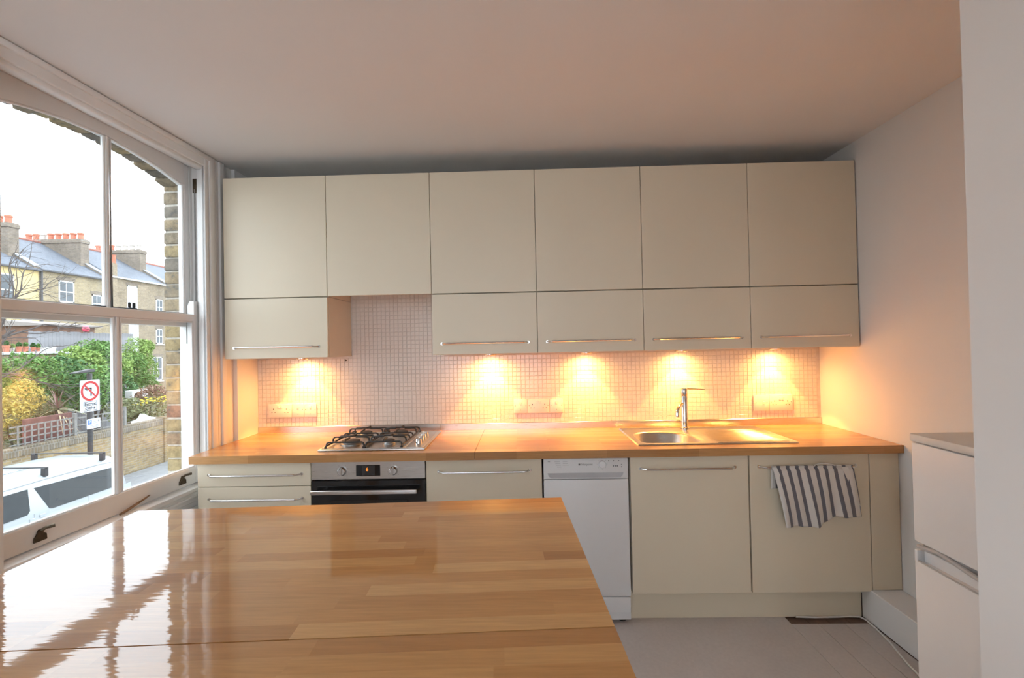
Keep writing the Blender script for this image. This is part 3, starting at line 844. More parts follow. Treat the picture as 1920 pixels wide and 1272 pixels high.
# ---- tea towel over the handle
def m_towel():
    s = Nodes('striped_towel')
    tc = s.n('ShaderNodeTexCoord'); sp = s.n('ShaderNodeSeparateXYZ'); s.l(tc.outputs['UV'], sp.inputs[0])
    mu = s.n('ShaderNodeMath', operation='MULTIPLY_ADD'); s.l(sp.outputs[0], mu.inputs[0]); mu.inputs[1].default_value = 8.6; mu.inputs[2].default_value = .12
    fr = s.n('ShaderNodeMath', operation='FRACT'); s.l(mu.outputs[0], fr.inputs[0])
    st = s.ramp(fr.outputs[0], [(.56, (.74, .71, .67, 1)), (.585, (.17, .17, .195, 1)), (.955, (.17, .17, .195, 1)), (.98, (.74, .71, .67, 1))])
    v = s.coords(kind='UV'); n = s.noise(v, 260, 2)
    g2 = s.ramp(n, [(.3, (.86, .86, .86, 1)), (.7, (1.05, 1.05, 1.05, 1))])
    s.bump(n, .25, .002)
    return s.set(s.mix(1, st, g2, 'MULTIPLY'), .92, spec=.15, sheen=.2)
M_towel = m_towel()
def towel_fn(u, v):
    # v: 0 at the bar, 1 at the hem
    xl = 2.950+.050*v; xr = 3.348+.032*v**1.5
    x = xl+(xr-xl)*u+.010*sin(7*u)*v*(1-u)
    zb = .512 if u < .42 else .512+.046*min(1, (u-.42)/.25)
    z = .8065-(.8065-zb)*v
    y = -.6495-.004-.020*v*(.5+.5*sin(2*PI*(2.3*u+.35*v)))-.008*sin(PI*v)-.006*sin(2*PI*5.5*u)*v
    if v < .04: y = -.646
    return (x, y, z)
t = thing('tea_towel', 'grey and white striped tea towel hanging over the cabinet handle', 'towel', (0, 0, 0))
m = MB().grid(towel_fn, 70, 40)
o = m.build('front_fall', M_towel, t, True, 80)
sm = o.modifiers.new('thick', 'SOLIDIFY'); sm.thickness = .002
def towel_back(u, v):
    x = 2.952+.396*u
    if v < .3:
        a = PI*v/.3; return (x, -.640+.0085*-cos(a), .8065+.004*sin(a)-.0)
    return (x+.004*sin(9*u), -.630+.004*sin(14*u)*v, .8065-(v-.3)*.16)
m = MB().grid(towel_back, 50, 16)
o = m.build('back_fall', M_towel, t, True, 80); sm = o.modifiers.new('thick', 'SOLIDIFY'); sm.thickness = .002
M_tape = plain('cotton_tape', (.72, .69, .65, 1), .9)
lp = [(3.160, -.645, .806), (3.166, -.645, .815), (3.19, -.646, .820), (3.22, -.646, .820), (3.25, -.646, .815), (3.262, -.647, .808)]
m = MB().tube(lp, .0032, 6); m.build('hanging_loop', M_tape, t, True)
m = MB().grid(lambda u, v: (2.951+.018*u+.012*v, -.6575-.006*v, .806-.075*v*(1-.5*u)), 4, 6); o = m.build('folded_corner', M_tape, t, True)
m = MB().grid(lambda u, v: (3.285+.032*u*(1-v)+.080*v, -.659-.016*v, .806-.20*v), 4, 10); o = m.build('folded_edge', M_tape, t, True)

# ---- fridge freezer in the alcove, its doors facing the window
t = thing('fridge_freezer', 'white fridge freezer in the alcove, seen edge-on beside the pier', 'fridge', (3.0, -1.68, 0))
MB().box(.045, .43, -.245, .245, .02, 1.098, .003).build('body', M_appl, t)
MB().box(-.004, .432, -.252, .252, 1.100, 1.126, .005, 2).build('top_panel', plain('fridge_top', (.74, .72, .68, 1), .4), t, True)
MB().box(0, .044, -.250, .250, .770, 1.097, .006, 2).build('freezer_door', M_appl, t, True)
ld_ = MB().box(0, .044, -.250, .250, .060, .706, .006, 2).box(0, .044, .236, .250, .700, .742, .004, 2).box(.022, .044, -.25, .240, .700, .742, .002)
ld_.build('fridge_door', M_appl, t, True)
m = MB(); pts = []
for k in range(25):
    y = .238-.46*k/24; pts.append((.004, y, .755+.010*sin(2*PI*(k/24)*1.2+.6)*min(1, k/4)))
m.tube(pts, .0075, 8); m.build('handle', M_appl_grey, t, True)
MB().tube([(.002, .236, .708), (.001, .05, .706), (.002, -.24, .706)], .0025, 6).build('grip_edge', M_appl_grey, t, True)
MB().box(.02, .042, .236, .2505, .742, .768, .002).build('hinge_cap', plain('hinge_cream', (.70, .63, .55, 1), .5), t)
for yy in (-.2, .2):
    for xx in (.08, .39): MB().cyl((xx, yy, 0), (xx, yy, .022), .018, 10).build('foot', M_rubber, t)

# ---- loose cable along the foot of the wall
o = MB().tube([(3.10, -.552, .004), (3.20, -.558, .004), (3.30, -.556, .004), (3.37, -.552, .004), (3.425, -.556, .004), (3.436, -.585, .005), (3.432, -.66, .0045), (3.418, -.76, .0045), (3.395, -.85, .0045), (3.378, -.92, .0045), (3.36, -1.05, .0045), (3.36, -1.25, .0045), (3.45, -1.36, .0045)][:-1], .0042, 8).build('white_cable', M_plastic, smooth=True)
tag(o, 'loose white cable lying along the foot of the right wall', 'cable')

# ------------------------------------------------------------------ table with two varnished leaves
TA = math.radians(3.0)
TZ = .95
t = thing('table', 'high glossy beech block table with two leaves in front of the units', 'table', (1.827, -1.496, 0), TA)
TW = 1.339; LD = .692
rnd = random.Random(11)
for lf in range(2):
    y1 = -lf*(LD+.003); y0 = y1-LD
    core = MB().box(-TW, 0, y0, y1, TZ-.040, TZ-.006, .001).build('table_leaf', M_tablecore, t)
    n = 16; sw = LD/n
    for r in range(n):
        x = -TW; first = True
        ya = y0+r*sw
        while x < -1e-4:
            L = rnd.uniform(.14, .5) if first else rnd.uniform(.28, .62)
            first = False
            xe = min(0, x+L)
            if -xe < .08: xe = 0
            m = MB().box(x, xe, ya, ya+sw, TZ-.006, TZ)
            m.build('stave', M_stave, core)
            x = xe
for a in ((-TW+.06, -.06, -.085, -.06), (-TW+.06, -.06, -2*LD+.06, -2*LD+.085), (-TW+.06, -TW+.085, -2*LD+.085, -.085), (-.085, -.06, -2*LD+.085, -.085)):
    MB().box(*a, TZ-.13, TZ-.041, .002).build('apron', M_tablecore, t)
for xx in (-TW+.09, -.09):
    for yy in (-.09, -2*LD+.09): MB().box(xx-.035, xx+.035, yy-.035, yy+.035, 0, TZ-.041, .004).build('leg', M_tablecore, t)

# ------------------------------------------------------------------ the street outside
GZ = -2.5
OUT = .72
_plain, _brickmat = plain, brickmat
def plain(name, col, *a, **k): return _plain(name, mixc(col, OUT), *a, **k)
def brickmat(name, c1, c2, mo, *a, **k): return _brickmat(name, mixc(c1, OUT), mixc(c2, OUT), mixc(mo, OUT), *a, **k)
M_asphalt = plain('asphalt', (.17, .18, .195, 1), .9, var=.2, scale=9)
M_pave = plain('pavement', (.24, .245, .255, 1), .9, var=.15, scale=5)
struct(MB().box(-9.0, -.6, -30, 60, GZ-.2, GZ).build('road', M_asphalt), 'grey asphalt road')
struct(MB().box(-10.8, -9.0, -30, 60, GZ-.2, GZ+.11, .01).build('pavement', M_pave), 'pavement along the garden wall')
struct(MB().box(-60, -10.8, -30, 90, GZ-.3, GZ+.05).build('garden_ground', plain('garden_soil', (.16, .15, .09, 1), .95, var=.3, scale=2)), 'garden ground behind the wall')

# garden wall
M_gw = brickmat('garden_wall_brick', (.50, .38, .20, 1), (.36, .27, .16, 1), (.46, .41, .33, 1), 'YZX')
M_cope = brickmat('coping_brick', (.34, .27, .18, 1), (.26, .22, .17, 1), (.40, .37, .32, 1), 'YZX', .075, .26, .01)
t = thing('garden_wall', 'yellow stock brick garden wall across the road', 'wall', (-11.0, 10, GZ))
MB().box(-.11, .11, -14, 9, 0, 1.40).build('brickwork', M_gw, t)
MB().box(-.12, .12, -14, 9, 1.40, 1.63, .012).build('coping', M_cope, t)
MB().box(-.16, .16, 3.05, 3.25, 0, 1.66, .01).build('end_pier', M_gw, t)

# trellis panels standing on the wall
M_trel = plain('weathered_trellis', (.24, .235, .22, 1), .9, var=.2, scale=8)
WT = GZ+1.63
def trellis(y0, y1, z1, label, nv, nh):
    t = thing('trellis', label, 'trellis', (-10.98, y0, WT), 0, 'trellis panels on the garden wall')
    L = y1-y0
    MB().box(-.04, .04, L-.04, L+.04, 0, z1+.10, .006).build('post', M_trel, t)
    vm = MB().box(-.010, .010, -.014, .014, .02, z1).mesh('slat'); vm.materials.append(M_trel)
    for k in range(nv): inst('slat', vm, None, t, (.015, L*(k+1)/(nv+1), 0))
    hm = MB().box(-.010, .010, 0, L, -.016, .016).mesh('rail'); hm.materials.append(M_trel)
    for k in range(nh): inst('rail', hm, None, t, (-.008, 0, .06+(z1-.08)*k/(nh-1)))
trellis(8.25, 9.92, .53, 'square trellis panel left of the road sign', 9, 4)
trellis(9.98, 11.57, .50, 'sparse trellis panel right of the road sign', 3, 3)
o = MB().box(-11.45, -11.38, 8.95, 10.25, WT-1.0, WT+.62, .01).build('red_screen', plain('red_boards', (.17, .075, .065, 1), .85, var=.3, scale=6))
tag(o, 'dark red boarded screen behind the trellis', 'screen')

# road sign
M_signw = plain('sign_white', (.62, .66, .72, 1), .5, var=.02, spec=.2)
M_signr = plain('sign_red', (.42, .025, .025, 1), .5, spec=.2)
M_signb = plain('sign_black', (.02, .02, .025, 1), .45)
M_pole = plain('sign_pole', (.035, .033, .035, 1), .5)
SY, SXX = 8.515, -9.2
t = thing('road_sign', 'no left turn road sign with small plate on a dark post', 'sign', (SXX, SY, GZ))
z0 = -GZ
MB().cyl((-.06, .05, 0), (-.06, .05, .94+z0), .055, 16).build('post', M_pole, t, True)
hd = MB().prism([(-.42, .955+z0), (.12, .975+z0), (.12, 1.045+z0), (.03, 1.05+z0), (-.30, 1.0+z0), (-.42, .975+z0)], 'x', -.13, .03, .01)
hd.build('lamp_hood', M_pole, t)
pl = MB().prism(rrect(-.268, .268, -.02+z0, .775+z0, .03, 5), 'x', -.004, .002).build('sign_plate', M_signw, t)
def ring(m, r0, r1, c, x, n=48):
    A = [[m.bm.verts.new((x, c[0]+r*cos(2*PI*k/n), c[1]+r*sin(2*PI*k/n))) for k in range(n)] for r in (r0, r1)]
    for k in range(n): m.bm.faces.new((A[0][k], A[0][(k+1) % n], A[1][(k+1) % n], A[1][k]))
C0 = (0, .50+z0)
ar = MB()
ar.box(.0025, .0035, .005, .045, -.13+C0[1], .08+C0[1])
ar.box(.0025, .0035, -.08, .045, .045+C0[1], .085+C0[1])
ar.prism([(-.16, .065+C0[1]), (-.075, .13+C0[1]), (-.075, 0+C0[1])], 'x', .0025, .0035)
ar.build('arrow', M_signb, pl)
m = MB(); ring(m, .192, .252, C0, .0045); m.build('red_ring', M_signr, pl)
q = .7071; L = .22; h = .02
m = MB().poly([(.0050, C0[0]+a*q+b*q, C0[1]-a*q+b*q) for a, b in ((-L, -h), (L, -h), (L, h), (-L, h))]); m.build('red_slash', M_signr, pl)
fr = MB()
for (a, b, c, d) in ((-.18, .18, .002, .014), (-.18, .18, .225, .237), (-.18, -.168, .002, .237), (.168, .18, .002, .237)): fr.box(.0025, .0035, a, b, c+z0, d+z0)
fr.build('plate_border', M_signb, pl)
text('plate_text', 'Except', .115, M_signb, pl, face_px(.004, 0, .168+z0), .001, off=.004)
text('plate_text', 'cycles', .115, M_signb, pl, face_px(.004, 0, .075+z0), .001, off=.004)
pp = MB().prism(rrect(-.10, .275, -.455+z0, -.205+z0, .02, 4), 'x', .0, .006).build('parking_plate', M_signw, t)
MB().box(.0062, .0072, -.075, .03, -.345+z0, -.235+z0).build('blue_square', plain('sign_blue', (.06, .16, .42, 1), .4), pp)
text('letter', 'P', .11, M_signw, pp, face_px(.008, -.022, -.29+z0))
tl = MB()
for k in range(3): tl.box(.0062, .0070, .055, .17-.02*(k % 2), -.255-.035*k+z0, -.245-.035*k+z0)
for k in range(2): tl.box(.0062, .0070, -.02, .22, -.385-.035*k+z0, -.372-.035*k+z0)
tl.box(.0062, .0070, .20, .245, -.30+z0, -.245+z0)
tl.build('small_print', M_print, pp, kind='stuff')

# white van parked by the far pavement
M_van = plain('van_white', (.44, .475, .495, 1), .3, var=.01, coat=.2)
M_vang = plain('van_glass', (.03, .036, .04, 1), .08, var=.1, spec=.25)
t = thing('van', 'white van with roof bars parked across the road', 'van', (-8.02, 5.0, GZ))
def van_body():
    m = MB(); bm = m.bm
    def section(y, ztop, wid, zbot=.30, lean=.10, low=.86):
        zs = ztop
        half = wid
        pts = [(-half, zbot), (-half*1.0, 1.02), (-half+lean*.55, zs-.17), (-half+lean, zs-.10), (-half+lean+.10, zs-.03), (-half*.5, zs+.005), (0, zs+.02)]
        pts = pts+[(-x, z) for x, z in pts[::-1][1:]]
        return [bm.verts.new((x, y, z)) for x, z in pts]
    secs = [section(-2.55, .95, .70), section(-2.45, 1.08, .80), section(-1.75, 1.20, .83), section(-1.0, 1.70, .83), section(-.55, 1.755, .835), section(.5, 1.77, .84), section(1.6, 1.75, .84), section(2.02, 1.715, .835), section(2.17, 1.63, .82), section(2.37, 1.05, .80), section(2.42, .8, .78)]
    for a, b in zip(secs, secs[1:]):
        for i in range(len(a)-1): bm.faces.new((a[i], a[i+1], b[i+1], b[i]))
        bm.faces.new((a[-1], a[0], b[0], b[-1]))
    bm.faces.new(secs[0][::-1]); bm.faces.new(secs[-1])
    return m
van_body().build('body', M_van, t, True, 40)
def sidex(z): return .845 if z < 1.02 else .842-.062*(z-1.02)/.57
def side_panel(nm, poly, mat, proud=.006):
    A = []
    m = MB()
    A = [m.bm.verts.new((sidex(z)+proud, y, z)) for y, z in poly]; B = [m.bm.verts.new((sidex(z)-.02, y, z)) for y, z in poly]
    n = len(poly); m.bm.faces.new(A); m.bm.faces.new(B[::-1])
    for i in range(n): m.bm.faces.new((A[i], A[(i+1) % n], B[(i+1) % n], B[i]))
    return m.build(nm, mat, t)
def yz(pts): return [(y-5.0, z-GZ) for y, z in pts]
side_panel('rear_side_window', yz([(5.305, -.985), (7.00, -1.035), (6.99, -1.40), (6.95, -1.45), (5.60, -1.45), (5.54, -1.43)]), M_vang)
side_panel('front_side_window', yz([(3.9, -1.0), (4.3, -.975), (5.20, -.975), (5.20, -1.36), (5.15, -1.42), (3.6, -1.46)]), M_vang)
MB().tube([(.765, -1.0, 1.585), (.772, .4, 1.612), (.772, 1.5, 1.605), (.76, 1.95, 1.575)], .012, 6).build('roof_gutter', plain('gutter_grey', (.25, .27, .29, 1), .5), t, True)
for yy, zz in ((.18, .93), (.36, .955)):
    h_ = MB().box(.835, .856, yy, yy+.10, zz, zz+.06, .006).build('door_handle', M_van, t)
for yy in (.27, 1.33):
    MB().box(.838, .848, yy-.004, yy+.004, .5, 1.06).build('door_seam', M_appl_grey, t)
MB().box(.838, .850, .50, .53, .90, .92).build('keyhole', M_dark, t)
MB().box(-.35, .30, -.1, .75, 1.775, 1.795, .01).build('roof_hatch', plain('hatch_grey', (.45, .50, .54, 1), .4), t)
for yy in (.55, 1.75):
    b = MB().box(-.80, .80, yy-.02, yy+.02, 1.815, 1.835, .005).build('roof_bar', M_rubber, t)
    for xx in (-.74, .74):
        MB().box(xx-.045, xx+.045, yy-.04, yy+.04, 1.66, 1.825, .012).build('bar_foot', M_rubber, b)
for yy in (-1.7, 1.35):
    for xx in (-.72, .72):
        wx = MB().lathe([(.31, -.10), (.32, -.06), (.32, .06), (.31, .10), (.20, .105)], (xx, yy, .32), 24, 'x').build('wheel', M_rubber, t, True)

# ---- terrace of houses beyond the gardens
M_hb1 = brickmat('terrace_brick', (.62, .50, .30, 1), (.50, .40, .25, 1), (.58, .52, .42, 1), 'YZX')
M_hb2 = brickmat('terrace_brick_brown', (.52, .41, .27, 1), (.42, .33, .23, 1), (.50, .45, .38, 1), 'YZX')
M_ren = plain('yellow_render', (.80, .63, .31, 1), .85, var=.06, scale=.6)
M_slate = brickmat('slate_roof', (.235, .26, .31, 1), (.20, .225, .27, 1), (.18, .20, .24, 1), 'YXZ', .35, .22, .012, .6, .15)
M_lead = plain('lead_flashing', (.52, .56, .62, 1), .6)
M_chim = brickmat('chimney_brick', (.40, .33, .25, 1), (.33, .27, .22, 1), (.42, .38, .34, 1), 'XZY')
M_pot = plain('terracotta', (.62, .22, .14, 1), .85, var=.15, scale=4)
M_potpale = plain('buff_pot', (.60, .55, .50, 1), .85, var=.1, scale=4)
M_wf = plain('house_window_paint', (.82, .84, .85, 1), .5)
M_pane = plain('house_pane', (.10, .12, .14, 1), .05, var=.3, scale=1.5)
M_blind = plain('white_blind', (.74, .80, .85, 1), .6)
M_pipe = plain('iron_pipe', (.10, .10, .11, 1), .6)
M_tileroof = plain('red_ridge_tile', (.42, .17, .13, 1), .8)
HXW = -26.0
def house(name, y0, y1, eave, wallmat, label, wins, stack=None, parapet=True, gutter=M_pipe):
    t = thing(name, label, 'house', (HXW, (y0+y1)/2, GZ), 0, 'terraced houses beyond the gardens')
    cy_ = (y0+y1)/2; h = (y1-y0)/2; ez = eave-GZ
    MB().box(-8, 0, -h, h, 0, ez).build('wall', wallmat, t)
    rz = 2.45
    MB().prism([(.18, ez-.06), (.18, ez+.03), (-4, ez+rz), (-8.1, ez+.03), (-8.1, ez-.06)], 'y', -h, h).build('roof', M_slate, t)
    MB().box(.15, .27, -h, h, ez-.10, ez+.0, .02).build('gutter', gutter, t)
    MB().tube([(-4, -h, ez+rz+.02), (-4, h, ez+rz+.02)], .10, 8).build('ridge', M_tileroof if name == 'terraced_house' else M_slate, t)
    if parapet:
        MB().prism([(.10, ez-.1), (.10, ez+.18), (-4, ez+rz+.26), (-4, ez+rz-.1)], 'y', h-.33, h-.005).build('party_wall', M_chim, t)
        MB().prism([(.14, ez+.18), (.14, ez+.23), (-4.05, ez+rz+.32), (-4.05, ez+rz+.26)], 'y', h-.36, h-.003).build('flashing', M_lead, t)
    for (a, b, z0, z1, kind) in wins:
        a -= cy_; b -= cy_; z0 -= GZ; z1 -= GZ
        w_ = MB()
        f = .075
        w_.box(-.05, .02, a, a+f, z0, z1); w_.box(-.05, .02, b-f, b, z0, z1); w_.box(-.05, .02, a, b, z0, z0+f*1.2); w_.box(-.05, .02, a, b, z1-f, z1)
        zm = (z0+z1)/2
        w_.box(-.045, .01, a, b, zm-.03, zm+.03)
        if kind != 'blind': w_.box(-.045, .005, (a+b)/2-.02, (a+b)/2+.02, z0, z1)
        wo = w_.build('window', M_wf, t)
        for (c, d) in ((a+f, (a+b)/2), ((a+b)/2, b-f)):
            for (e, g2) in ((z0+f, zm), (zm, z1-f)):
                MB().box(-.03, .004 if kind == 'blind' else -.02+.024, c, d, e, g2).build('pane', M_blind if kind == 'blind' else M_pane, wo)
        MB().box(-.02, .09, a-.08, b+.08, z0-.10, z0, .01).build('sill', M_potpale if kind != 'blind' else M_wf, wo)
        MB().prism([(a-.06, z1), (b+.06, z1), (b+.10, z1+.20), ((a+b)/2, z1+.27), (a-.10, z1+.20)], 'x', -.02, .012).build('lintel', M_chim if wallmat != M_ren else M_ren, wo)
    if stack:
        xs0, xs1, top, pots = stack
        top -= GZ
        st = MB().box(xs0-HXW, xs1-HXW, h-.66, h-.07, ez, top).box(xs0-HXW-.06, xs1-HXW+.06, h-.72, h-.01, top-.28, top-.06, .02).build('chimney_stack', M_chim, t)
        n = len(pots)
        for k, pm in enumerate(pots):
            x = xs0-HXW+.28+(xs1-xs0-.56)*k/(n-1)
            MB().lathe([(.17, -.02), (.155, .30), (.19, .34), (.19, .42), (.16, .45)], (x, h-.36, top), 12).build('chimney_pot', pm, st, True)
    return t
R_, B_ = M_pot, M_potpale
house('terraced_house', 12.0, 23.15, 6.30, M_ren, 'yellow rendered terraced house at the left edge of the window', [(19.6, 21.85, 4.1, 5.85, 'sash'), (19.6, 21.7, 1.5, 3.1, 'sash')], (-31.0, -27.05, 8.95, [R_]*7))
hB = house('terraced_house', 23.15, 27.75, 6.36, M_hb1, 'stock brick terraced house with long row of red chimney pots', [(24.30, 25.27, 4.56, 5.88, 'sash'), (26.46, 27.17, 4.10, 5.25, 'sash')], (-31.4, -27.3, 9.05, [R_, R_, B_, R_, R_, R_, R_, R_]))
hC = house('terraced_house', 27.75, 32.75, 6.64, M_hb2, 'brown brick terraced house with pale blind in its window', [(29.15, 30.04, 4.45, 6.18, 'blind'), (29.25, 30.10, 1.6, 3.5, 'blind'), (31.72, 32.42, 4.25, 5.46, 'sash'), (31.70, 32.38, 2.05, 3.19, 'sash'), (31.35, 32.28, -.75, 1.05, 'sash')], (-31.3, -27.5, 9.35, [R_, R_, R_, B_, B_, B_, B_]), gutter=M_wf)
house('terraced_house', 32.75, 42, 6.5, M_hb2, 'far terraced house with red ridge tiles at the end of the row', [(34, 35, 4.3, 5.6, 'sash')], None, False)
# pipes and flues on the brick fronts
for par, yy, mt, z1, r in ((hB, 23.25, M_pipe, 6.3, .06), (hC, 30.35, M_wf, 2.2, .07)):
    MB().cyl((.08, yy-par.location.y, 0), (.08, yy-par.location.y, z1-GZ), r, 8).build('drainpipe', mt, par, True)
fb = MB().box(0, .16, .0, .34, 0, 7.55-GZ).build('flue_breast', M_hb2, hC, loc=(0, 27.86-hC.location.y, 0))
MB().lathe([(.15, 0), (.14, .5), (.17, .55)], (.05, .17, 7.55-GZ), 10).build('flue_pot', M_pot, fb, True)
# satellite dish on the rendered house
o = MB().lathe([(.02, 0), (.22, .05), (.30, .12), (.295, .125), (.2, .065)], (-25.75, 22.35, 3.25), 16, 'x').build('satellite_dish', plain('dish_grey', (.42, .45, .50, 1), .5), smooth=True)
tag(o, 'grey satellite dish on the yellow rendered house', 'dish')

# flat-roofed garden building with a row of pots on its parapet
t = thing('garden_building', 'low yellow brick building with pots along its roof edge', 'building', (-16.2, 12.4, GZ))
MB().box(-.85, 0, -8, 2.55, 0, 3.95).build('brickwork', M_hb1, t)
MB().box(-.88, .08, -8.05, 2.62, 3.95, 4.05, .02).build('coping', M_wf, t)
MB().box(.0, .06, 2.1, 2.35, 3.3, 3.75, .01).build('wall_lamp', M_pipe, t)
M_leafg = [plain('leaf_%d' % i, c, .6, var=.25, scale=3, spec=.3) for i, c in enumerate([(.15, .29, .07, 1), (.08, .19, .06, 1), (.27, .40, .10, 1), (.55, .45, .06, 1), (.20, .22, .10, 1)])]
def leaves(n, fn, size, rnd, narrow=.45, droop=0):
    V, Fc = [], []
    for _ in range(n):
        p = fn(rnd)
        d = Vector((rnd.gauss(0, 1), rnd.gauss(0, 1), rnd.gauss(0, .7)-droop)).normalized()
        u = d.cross(Vector((rnd.gauss(0, 1), rnd.gauss(0, 1), rnd.gauss(0, 1)))).normalized()
        L = size*rnd.uniform(.6, 1.3); wd = L*narrow/2
        k = len(V)
        V += [p-d*L*.5, p+u*wd, p+d*L*.5, p-u*wd]
        Fc.append((k, k+1, k+2, k+3))
    return V, Fc
def foliage(name, V, Fc, mat, parent):
    me = bpy.data.meshes.new(name); me.from_pydata([tuple(v) for v in V], [], Fc); me.materials.append(mat)
    o = bpy.data.objects.new(name, me); COL.objects.link(o); o.parent = parent; o['kind'] = 'stuff'
    return o
M_twig = plain('twig_bark', (.13, .10, .075, 1), .9, var=.2)
def blob(c, r):
    def fn(rnd):
        while True:
            p = Vector((rnd.uniform(-1, 1), rnd.uniform(-1, 1), rnd.uniform(-1, 1)))
            if .25 < p.length < 1: break
        q_ = p.normalized()*(p.length**.5)
        nz = 1+.35*mnoise.noise(q_*2.3+Vector(c))
        return Vector((c[0]+q_.x*r[0]*nz, c[1]+q_.y*r[1]*nz, c[2]+q_.z*r[2]*nz))
    return fn
def shrub(name, label, base, blobs, n, size, mats, seed, cat='shrub', group=None, narrow=.45):
    rnd = random.Random(seed)
    t = thing(name, label, cat, base, 0, group)
    st = MB()
    for (c, r) in blobs:
        st.tube([(rnd.uniform(-.1, .1), rnd.uniform(-.1, .1), -.05), (c[0]*.5, c[1]*.5, c[2]*.6), c], [.04, .03, .012], 6)
    st.build('stems', M_twig, t, True, kind='stuff')
    for i, (c, r) in enumerate(blobs):
        V, Fc = leaves(n, blob(c, r), size, rnd, narrow)
        foliage('foliage', V, Fc, mats[i % len(mats)], t)
    return t
G = M_leafg
M_yshrub = plain('yellow_leaf', (.50, .40, .09, 1), .7, var=.35, scale=5)
shrub('yellow_shrub', 'feathery yellow shrub above the garden wall at the left', (-12.3, 9.75, GZ), [((0, -.05, 2.75), (.5, .50, .50)), ((.1, -.6, 2.4), (.5, .55, .5)), ((.1, .38, 2.35), (.4, .40, .4)), ((.1, .0, 1.9), (.6, .8, .5))], 1900, .085, [M_yshrub, M_yshrub, G[4], G[4]], 21, narrow=.3)
shrub('evergreen_bush', 'dark evergreen bush behind the yellow shrub', (-13.9, 12.3, GZ), [((0, 0, 3.1), (.8, .9, .8)), ((.2, .8, 2.7), (.7, .8, .8)), ((0, -1.0, 3.3), (.8, .9, .7)), ((-.4, -1.9, 3.2), (.8, .9, .6))], 2200, .12, [G[1], G[0], G[0], G[2]], 22, group='garden bushes')
shrub('leafy_tree', 'bright green leafy tree behind the road sign', (-14.9, 14.7, GZ), [((0, 0, 3.6), (.8, .8, .85)), ((0, .8, 3.3), (.7, .7, .8)), ((.2, -.8, 3.5), (.7, .8, .7)), ((.3, .2, 2.6), (.8, 1.0, .7)), ((0, .3, 4.0), (.5, .5, .45))], 1900, .13, [G[0], G[2], G[2], G[1], G[0]], 23, 'tree')
shrub('bamboo_clump', 'tall pale green bamboo clump against the brown brick house', (-15.2, 17.1, GZ), [((0, 0, 3.9), (.5, .55, .7)), ((0, .3, 3.2), (.55, .6, .7)), ((.2, -.4, 3.2), (.55, .5, .8)), ((.2, .1, 2.3), (.55, .7, .7)), ((.1, .4, 4.2), (.25, .3, .3))], 1700, .15, [G[2], G[2], G[0], G[0], G[2]], 24, narrow=.22)
shrub('flowering_bush', 'straggly flowering bush by the end of the garden wall', (-12.0, 13.6, GZ), [((0, 0, 1.9), (.6, 1.0, .45)), ((-.2, .6, 2.35), (.4, .6, .35)), ((.1, -.9, 2.0), (.5, .7, .4))], 1300, .10, [G[4], plain('rusty_leaf', (.27, .16, .11, 1), .7, var=.3), G[4]], 25)
rnd = random.Random(5)
M_yel = plain('yellow_petal', (.80, .60, .03, 1), .6)
fl = MB()
for k in range(46):
    p = Vector((-11.65+rnd.uniform(-.15, .2), 13.3+rnd.uniform(-.5, .8), -.30+rnd.uniform(-.10, .12)))
    fl.lathe([(.01, -.01), (.045, .0), (.03, .02)], p, 6)
o = fl.build('yellow_flowers', M_yel, smooth=True, kind='stuff'); tag(o, 'cluster of small yellow flowers beside the brick reveal', 'flowers')

# spiky cordyline behind the sign
t = thing('cordyline', 'spiky long-leaved plant spreading behind the road sign', 'plant', (-11.7, 10.15, GZ))
MB().tube([(0, 0, 0), (.03, .02, 1.2), (0, 0, 2.3)], [.09, .07, .06], 8).build('trunk', M_twig, t, True)
M_cord = [plain('cordyline_leaf', (.42, .40, .24, 1), .5, var=.2), plain('cordyline_dry', (.45, .36, .22, 1), .7, var=.2), plain('cordyline_red', (.24, .13, .11, 1), .6, var=.2)]
blade = []
for k in range(44):
    a = k*2.399; el = math.radians(-35+115*((k*7) % 44)/44)
    L = rnd.uniform(.7, 1.15); d = Vector((cos(a)*cos(el), sin(a)*cos(el), sin(el)))
    sd = d.cross(Vector((0, 0, 1))).normalized()
    m = MB(); pv = []
    for j in range(6):
        s_ = j/5; p = d*L*s_+Vector((0, 0, 2.35-.35*L*s_*s_)); wd = .022*(1-s_*.92)
        pv.append((p-sd*wd, p+sd*wd, p+Vector((0, 0, -.006))))
    for j in range(5):
        A = [m.bm.verts.new(x) for x in (pv[j][0], pv[j][1], pv[j+1][1], pv[j+1][0])]; m.bm.faces.new(A)
    m.build('leaf', M_cord[2 if el > .6 else (1 if el < -.2 else 0)], t)

